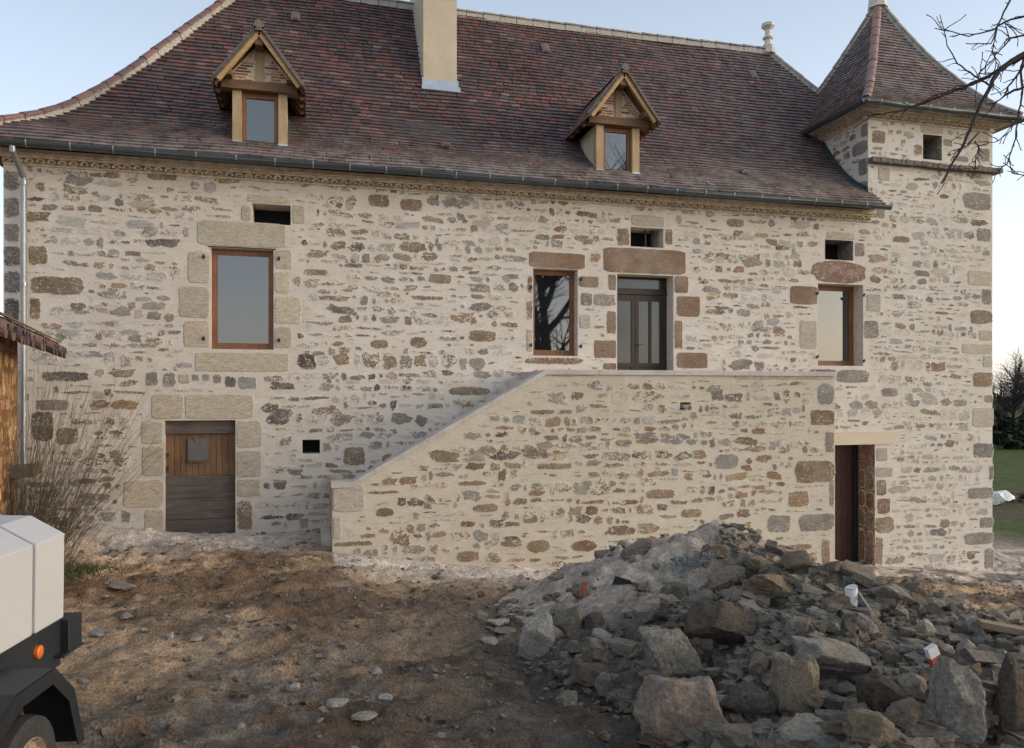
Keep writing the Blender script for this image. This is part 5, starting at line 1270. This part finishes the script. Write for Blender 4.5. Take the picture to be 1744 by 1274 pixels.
# ---------------------------------------------------------------- shrub, grass tuft
def wander(p, d, L, n_, r, bend=.12, up=.0):
    pts = [Vector(p)]; d = Vector(d).normalized()
    for i in range(n_):
        d = (d+Vector((r.uniform(-bend, bend), r.uniform(-bend, bend), r.uniform(-bend, bend)+up))).normalized(); pts.append(pts[-1]+d*(L/n_))
    return pts, d
r = random.Random(12); mb = MB()
bc = Vector((-3.72, -2.35, 0)); bc.z = surf(bc.x, bc.y)
shrub = thing('bare_shrub', bc, 'leafless shrub of thin arching stems beside the shed and downpipe', 'shrub')
for i in range(290):
    a = r.uniform(0, 6.3); q = r.uniform(0, .55)**1; p = bc+Vector((math.cos(a)*q, math.sin(a)*q*.7, -.05))
    le = r.uniform(-.15, .5) if r.random() < .8 else r.uniform(.4, .85)
    d = Vector((le+math.cos(a)*.12, math.sin(a)*.12-.05, 1))
    L = r.uniform(1.1, 3.1)*(1 if r.random() < .7 else .6)
    pts, dd = wander(p, d, L, 9, r, .05, .0); r0 = r.uniform(.0022, .0055)
    mb.tube(pts, [r0*(1-.78*k/9) for k in range(10)], 4)
    for b in range(r.randint(1, 4)):
        k = r.randint(3, 8); p2, _ = wander(pts[k], (pts[k]-pts[k-1]).normalized()+Vector((r.uniform(-.5, .6), r.uniform(-.4, .4), r.uniform(-.1, .3))), r.uniform(.2, .7), 5, r, .09)
        mb.tube(p2, [.0021*(1-.5*j/5) for j in range(6)], 3)
mb.build('stems', M['stem'], shrub)
mb = MB()
for i in range(600):
    x = bc.x+r.gauss(.55, .35); y = bc.y+r.gauss(-.55, .35); z = surf(x, y); h = r.uniform(.04, .16); dx, dy = r.gauss(0, .08), r.gauss(0, .08); w_ = .006
    mb.add([(x-w_, y, z-.01), (x+w_, y, z-.01), (x+dx*.5+w_*.6, y+dy*.5, z+h*.6), (x+dx*1.3, y+dy*1.3, z+h), (x+dx*.5-w_*.6, y+dy*.5, z+h*.6)], [(0, 1, 2, 4), (4, 2, 3)])
tag(mb.build('grass_tuft', M['grassblade']), 'green grass tufts at the foot of the shrub', None, None, 'stuff')
mb = MB()
for i in range(500):     # dead leaves and litter under the shrub
    x = bc.x+r.gauss(.7, .8); y = bc.y+r.gauss(-.3, .6)
    if y > -.1: continue
    z = surf(x, y)+.012; a = r.uniform(0, 6.3); s = r.uniform(.02, .05); u = Vector((math.cos(a), math.sin(a), r.uniform(-.4, .4)))*s; v = Vector((-math.sin(a), math.cos(a), r.uniform(-.4, .4)))*s*.5; p = Vector((x, y, z))
    mb.add([p-u, p+v, p+u, p-v], [(0, 1, 2, 3)])
tag(mb.build('leaf_litter', M['plank']), 'brown dead leaves and twigs under the shrub', None, None, 'stuff')
# ---------------------------------------------------------------- trees
def tree(name, base, H, seed, label, group=None, levels=4, nlimb=7, spread=1.0, lean=(0, 0), r0=.16, extra=None, thin=1.0, ns=6):
    r = random.Random(seed); base = Vector(base)
    t = thing(name, base, label, 'tree', group)
    tr = MB(); pts, d = wander(base-Vector((0, 0, .3)), (lean[0], lean[1], 1), H*.62, 9, r, .07)
    tr.tube(pts, [r0*(1-.62*k/9) for k in range(10)], 10); tr.build('trunk', M['bark'], t)
    cr = MB()
    def grow(p, d, L, rad, lev):
        n_ = 6 if lev > 1 else 4
        q, dd = wander(p, d, L, n_, r, .17, .03); cr.tube(q, [rad*(1-.6*k/n_) for k in range(n_+1)], max(3, ns-(levels-lev)), cap=False)
        if lev == 0: return
        for k in range(1, n_+1):
            for _ in range(2 if lev > 1 and k > 1 else 1):
                if r.random() < .86:
                    ax = (q[k]-q[k-1]).normalized(); o = ax.orthogonal().normalized(); o.rotate(Matrix.Rotation(r.uniform(0, 6.3), 3, ax)); grow(q[k], ax*.75+o*r.uniform(.45, .9)*spread, L*r.uniform(.42, .66), rad*(1-.6*k/n_)*.62*thin, lev-1)
    for i in range(nlimb):
        k = r.randint(4, 9) if i else 9; a = 6.283*i/nlimb+r.uniform(-.4, .4)
        grow(pts[k], Vector((math.cos(a)*spread, math.sin(a)*spread, r.uniform(.5, 1.2))) if i else d, H*r.uniform(.26, .38), r0*.5, levels-1)
    if extra: extra(cr, r, pts)
    cr.build('crown', M['bark'], t); return t
def over(cr, r, tp):
    """the limbs that reach across the yard above the heap"""
    D = 6.6
    j = at_d(1744, 92, D); start = tp[5]
    mid = [start, start.lerp(j, .3)+Vector((0, 0, .55)), start.lerp(j, .6)+Vector((0, 0, .6)), at_d(1900, 70, D+.1), at_d(1800, 74, D), j]
    cr.tube(mid, [.06, .05, .04, .032, .028, .024], 8)
    def limb(px, r0, r1, d0=0, d1=0, tw=3):
        n_ = len(px); P = [at_d(a, b, D+d0+(d1-d0)*i/(n_-1)) for i, (a, b) in enumerate(px)]
        Q = []
        for i in range(n_-1):
            for k in range(4):
                Q.append(P[i].lerp(P[i+1], k/4)+Vector((r.uniform(-.008, .008), 0, r.uniform(-.008, .008)))*(1 if k else 0))
        Q.append(P[-1]); m = len(Q); cr.tube(Q, [r0+(r1-r0)*i/(m-1) for i in range(m)], 6)
        for i in range(1, m-1):
            if r.random() < .22*tw:
                d = (Q[i+1]-Q[i]).normalized()+Vector((r.uniform(-1, 1), r.uniform(-.5, .5), r.uniform(-.9, .9)))*.9
                q, _ = wander(Q[i], d, r.uniform(.05, .22), 4, r, .35); cr.tube(q, [.0048, .004, .0035, .003, .004], 4)
    limb([(1744, 92), (1722, 104), (1700, 122), (1688, 145), (1668, 182), (1652, 222), (1632, 262), (1603, 312)], .024, .008, 0, -.2)
    limb([(1744, 97), (1715, 112), (1684, 130), (1655, 141), (1620, 158), (1580, 172), (1530, 190), (1478, 197)], .016, .0045, 0, .3)
    limb([(1700, 122), (1672, 136), (1640, 150), (1600, 160), (1560, 178)], .011, .004, 0, .1)
    limb([(1684, 145), (1660, 130), (1630, 108), (1613, 78), (1601, 25)], .009, .0035, .1, .2)
    limb([(1820, 10), (1744, 28), (1715, 36), (1692, 51), (1650, 62), (1592, 48)], .011, .004, .3, .4, 2)
    limb([(1740, -40), (1718, 5), (1702, 38), (1688, 74), (1645, 74)], .010, .004, .2, .2)
    limb([(1744, 60), (1722, 65), (1700, 90), (1685, 108), (1670, 120)], .008, .004)
    limb([(1744, 96), (1738, 120), (1741, 160), (1734, 200), (1730, 235), (1715, 280), (1700, 290)], .011, .004, 0, -.2)
    limb([(1738, 190), (1722, 222), (1700, 240), (1672, 247)], .006, .003)
    limb([(1850, 60), (1744, 112), (1722, 142), (1705, 168), (1690, 178)], .012, .004, -.3, -.1)
    limb([(1660, 240), (1668, 255), (1664, 268), (1658, 280)], .006, .003, -.15, -.15)
    limb([(1668, 225), (1645, 250), (1625, 258)], .006, .003, -.15, -.15)
    limb([(1800, 160), (1744, 148), (1712, 162)], .012, .009, -.6, -.6, 1)
    limb([(1720, 70), (1712, 40), (1735, 55), (1760, 70)], .005, .003, .1, .1)
    limb([(1860, 330), (1760, 300), (1735, 297), (1715, 291)], .006, .003, -.2, -.2)
    limb([(1695, 60), (1690, 90), (1700, 110), (1690, 135)], .005, .003, .1, 0)
tree('yard_tree', (9.9, -16.0, -2.6), 13.0, 3, 'bare tree whose thin branches hang across the sky beside the tower', None, 4, 15, .9, (-.02, .02), .30, over, .9, 6)
for i, (px, dd, h) in enumerate(((1722, 66, 8.2), (1775, 62, 8.4), (1838, 64, 8.0), (1900, 68, 8.6), (1660, 72, 8))):
    p = at_d(px, 667, dd); tree('bare_tree', (p.x, p.y, -4.5), h, 20+i, ['bare winter tree beyond the field, nearest the tower edge', 'second bare winter tree from the tower, beyond the field', 'third bare winter tree from the tower, beyond the field', 'bare winter tree beyond the field, farthest from the tower', 'bare winter tree in the hedge hidden just behind the tower corner'][i], 'bare trees behind the field', 4, 13, 1.15, (0, 0), .2, None, 1.0, 5)
# hedge
mb = MB(); r = random.Random(6)
for i in range(9000):
    k = r.random(); px = 1640+k*420; d = r.uniform(57, 61); top = 3.1+.7*math.sin(k*23)+.4*math.sin(k*51); z = -4.5+top*r.random()**.8; p = at_d(px, 667, d); s = r.uniform(.12, .32)
    a = Vector((r.gauss(0, 1), r.gauss(0, 1), r.gauss(0, 1))).normalized()*s; b = Vector((r.gauss(0, 1), r.gauss(0, 1), r.gauss(0, 1))).normalized()*s; c_ = Vector((p.x, p.y, z)); mb.add([c_-a, c_+b, c_+a, c_-b], [(0, 1, 2, 3)])
p = at_d(1740, 667, 59); tag(recenter(mb.build('hedge', M['hedgeleaf']), (p.x, p.y, -4.5)), 'dark evergreen hedge along the far side of the field', 'hedge')
# low dry stone wall and white sack beyond the tower
mb = MB(); r = random.Random(9)
for i in range(420):
    px = r.uniform(1660, 1960); d = 30+r.uniform(-.3, .3); z = -4.35+r.random()*.42; p = at_d(px, 667, d); P, F = rock_pts((r.uniform(.2, .5), .3, r.uniform(.12, .22)), 5000+i % 20, 1, nz=0)
    mb.add([tuple(Vector(q)+Vector((p.x, p.y, z))) for q in P], F)
p = at_d(1740, 667, 30); tag(recenter(mb.build('field_wall', M['rock_dark']), (p.x, p.y, -4.35)), 'low dark heap of stones lined up in the grass beyond the tower', 'wall')
p = at_d(1702, 845, 29.0); P, F = rock_pts((.95, .8, .65), 66, 4, nz=.16); mb = MB(); mb.add([tuple(Vector(q)+Vector((p.x, p.y, -4.0+.0))) for q in P], F)
tag(recenter(mb.build('white_sack', M['pvc'], smooth=False), (p.x, p.y, -4.3)), 'white bulging sack in the grass just past the tower corner', 'sack')
# ---------------------------------------------------------------- the trailer
CC = Vector((-1.40, -8.97, 0)); ax = Vector((.168, .986, 0)).normalized(); pr = Vector((ax.y, -ax.x, 0))   # ax away from us, pr to its right
tr = thing('compressor_trailer', CC-ax*.9-pr*.6+Vector((0, 0, -2.1)), 'white boxy machine trailer with sloping top edges at the lower left', 'trailer')
def T(s, o, z): return CC-ax*s+pr*o+Vector((0, 0, z))       # s back towards the camera, o outwards to the right
def hull(mb, sec, s0, s1, mat=0):
    n_ = len(sec); vs = [T(s0, o, z) for o, z in sec]+[T(s1, o, z) for o, z in sec]
    fs = [tuple(range(n_)), tuple(range(2*n_-1, n_-1, -1))]+[(( i+1) % n_, i, i+n_, (i+1) % n_+n_) for i in range(n_)]
    mb.add(vs, fs, mat=mat)
sec = [(0, -1.33), (0.006, -.835), (-.18, -.728), (-.95, -.70), (-1.13, -.83), (-1.14, -1.33)]
mb = MB(); hull(mb, sec, 0, .315); hull(mb, [(a*.995+.0-.004, b if i not in (1, 2, 3, 4) else b-.001) for i, (a, b) in enumerate(sec)], .340, 1.9); body = mb.build('body', M['white'], tr)
bv = body.modifiers.new('bevel', 'BEVEL'); bv.width = .008; bv.segments = 2
mb = MB(); hull(mb, [(-.012, -1.325), (-.006, -.842), (-.185, -.738), (-.945, -.71), (-1.12, -.84), (-1.125, -1.325)], .30, .36); mb.build('seam_strip', M['gasket'], tr)
mb = MB(); hull(mb, [(-.01, -1.60), (-.01, -1.331), (-1.12, -1.331), (-1.12, -1.60)], .02, 1.85); hull(mb, [(-.12, -1.80), (-.12, -1.601), (-1.02, -1.601), (-1.02, -1.80)], .0, 1.8); mb.build('chassis', M['black'], tr)
mb = MB(); hull(mb, [(.04, -1.53), (.04, -1.34), (-1.17, -1.34), (-1.17, -1.53)], -.14, .019); hull(mb, [(.05, -1.54), (.05, -1.525), (-1.18, -1.525), (-1.18, -1.54)], -.15, .1); bo = mb.build('bumper', M['black'], tr); bv = bo.modifiers.new('bevel', 'BEVEL'); bv.width = .006
q = MB(); p0 = T(.28, -.012, -1.44)
q.tube([p0, p0+pr*.02], .036, 20); q.tube([p0+pr*.02, p0+pr*.026], [.033, .022], 20)
q.build('side_reflector', M['orange'], tr)
# mudguard: folded sheet over the wheel
wz = -1.87; ws = .80; wr = .275
def guard(o0, o1, name):
    prof = [(ws+.60, wz+.02), (ws+.46, wz+.34), (ws+.20, wz+.47), (ws-.14, wz+.47), (ws-.34, wz+.29), (ws-.46, wz-.04)]
    mb = MB(); vs = []
    for s, z in prof: vs += [T(s, o0, z), T(s, o1, z)]
    n_ = len(prof)
    for s, z in prof: 
        ds, dz = (s-ws)*.955+ws, (z-wz)*.945+wz; vs += [T(ds, o0, dz), T(ds, o1-.012, dz)]
    fs = []
    for i in range(n_-1): fs += [(2*i, 2*i+1, 2*i+3, 2*i+2), (2*n_+2*i, 2*n_+2*i+2, 2*n_+2*i+3, 2*n_+2*i+1), (2*i+1, 2*n_+2*i+1, 2*n_+2*i+3, 2*i+3)]
    mb.add(vs, fs)
    vs = []                          # outer skirt
    for s, z in prof: vs += [T(s, o1, z), T((s-ws)*.84+ws, o1, (z-wz)*.84+wz)]
    mb.add(vs, [(2*i, 2*i+1, 2*i+3, 2*i+2) for i in range(n_-1)])
    ob = mb.build(name, M['black'], tr); sm_ = ob.modifiers.new('thick', 'SOLIDIFY'); sm_.thickness = .006; return ob
guard(.0, .27, 'mudguard'); guard(-1.14, -1.41, 'mudguard')
for o0 in (.14, -1.28):
    wo = part('wheel', tr, T(ws, o0, wz))
    def ringp(prof, mat, name):
        mb = MB(); vs = []; n_ = 40
        for o, ra in prof:
            for j in range(n_):
                a = 2*math.pi*j/n_; vs.append(T(ws+math.cos(a)*ra, o0+o, wz+math.sin(a)*ra))
        fs = []
        for i in range(len(prof)-1):
            for j in range(n_): fs.append((i*n_+j, i*n_+(j+1) % n_, (i+1)*n_+(j+1) % n_, (i+1)*n_+j))
        mb.add(vs, fs); mb.build(name, mat, wo)
    ringp([(-.08, .17), (-.085, .24), (-.07, .268), (-.03, .275), (.03, .275), (.07, .268), (.085, .24), (.08, .17)], M['rubber'], 'tyre')
    ringp([(-.075, .172), (.078, .172), (.082, .165), (.05, .15), (.03, .10), (.055, .05), (.055, .001)], M['mud'], 'rim')
mb = MB(); mb.tube([T(ws, -1.3, wz), T(ws, .1, wz)], .03, 10); hull(mb, [(-.5, -1.7), (-.5, -1.62), (-.62, -1.62), (-.62, -1.7)], 1.8, 2.6); mb.build('axle', M['black'], tr)
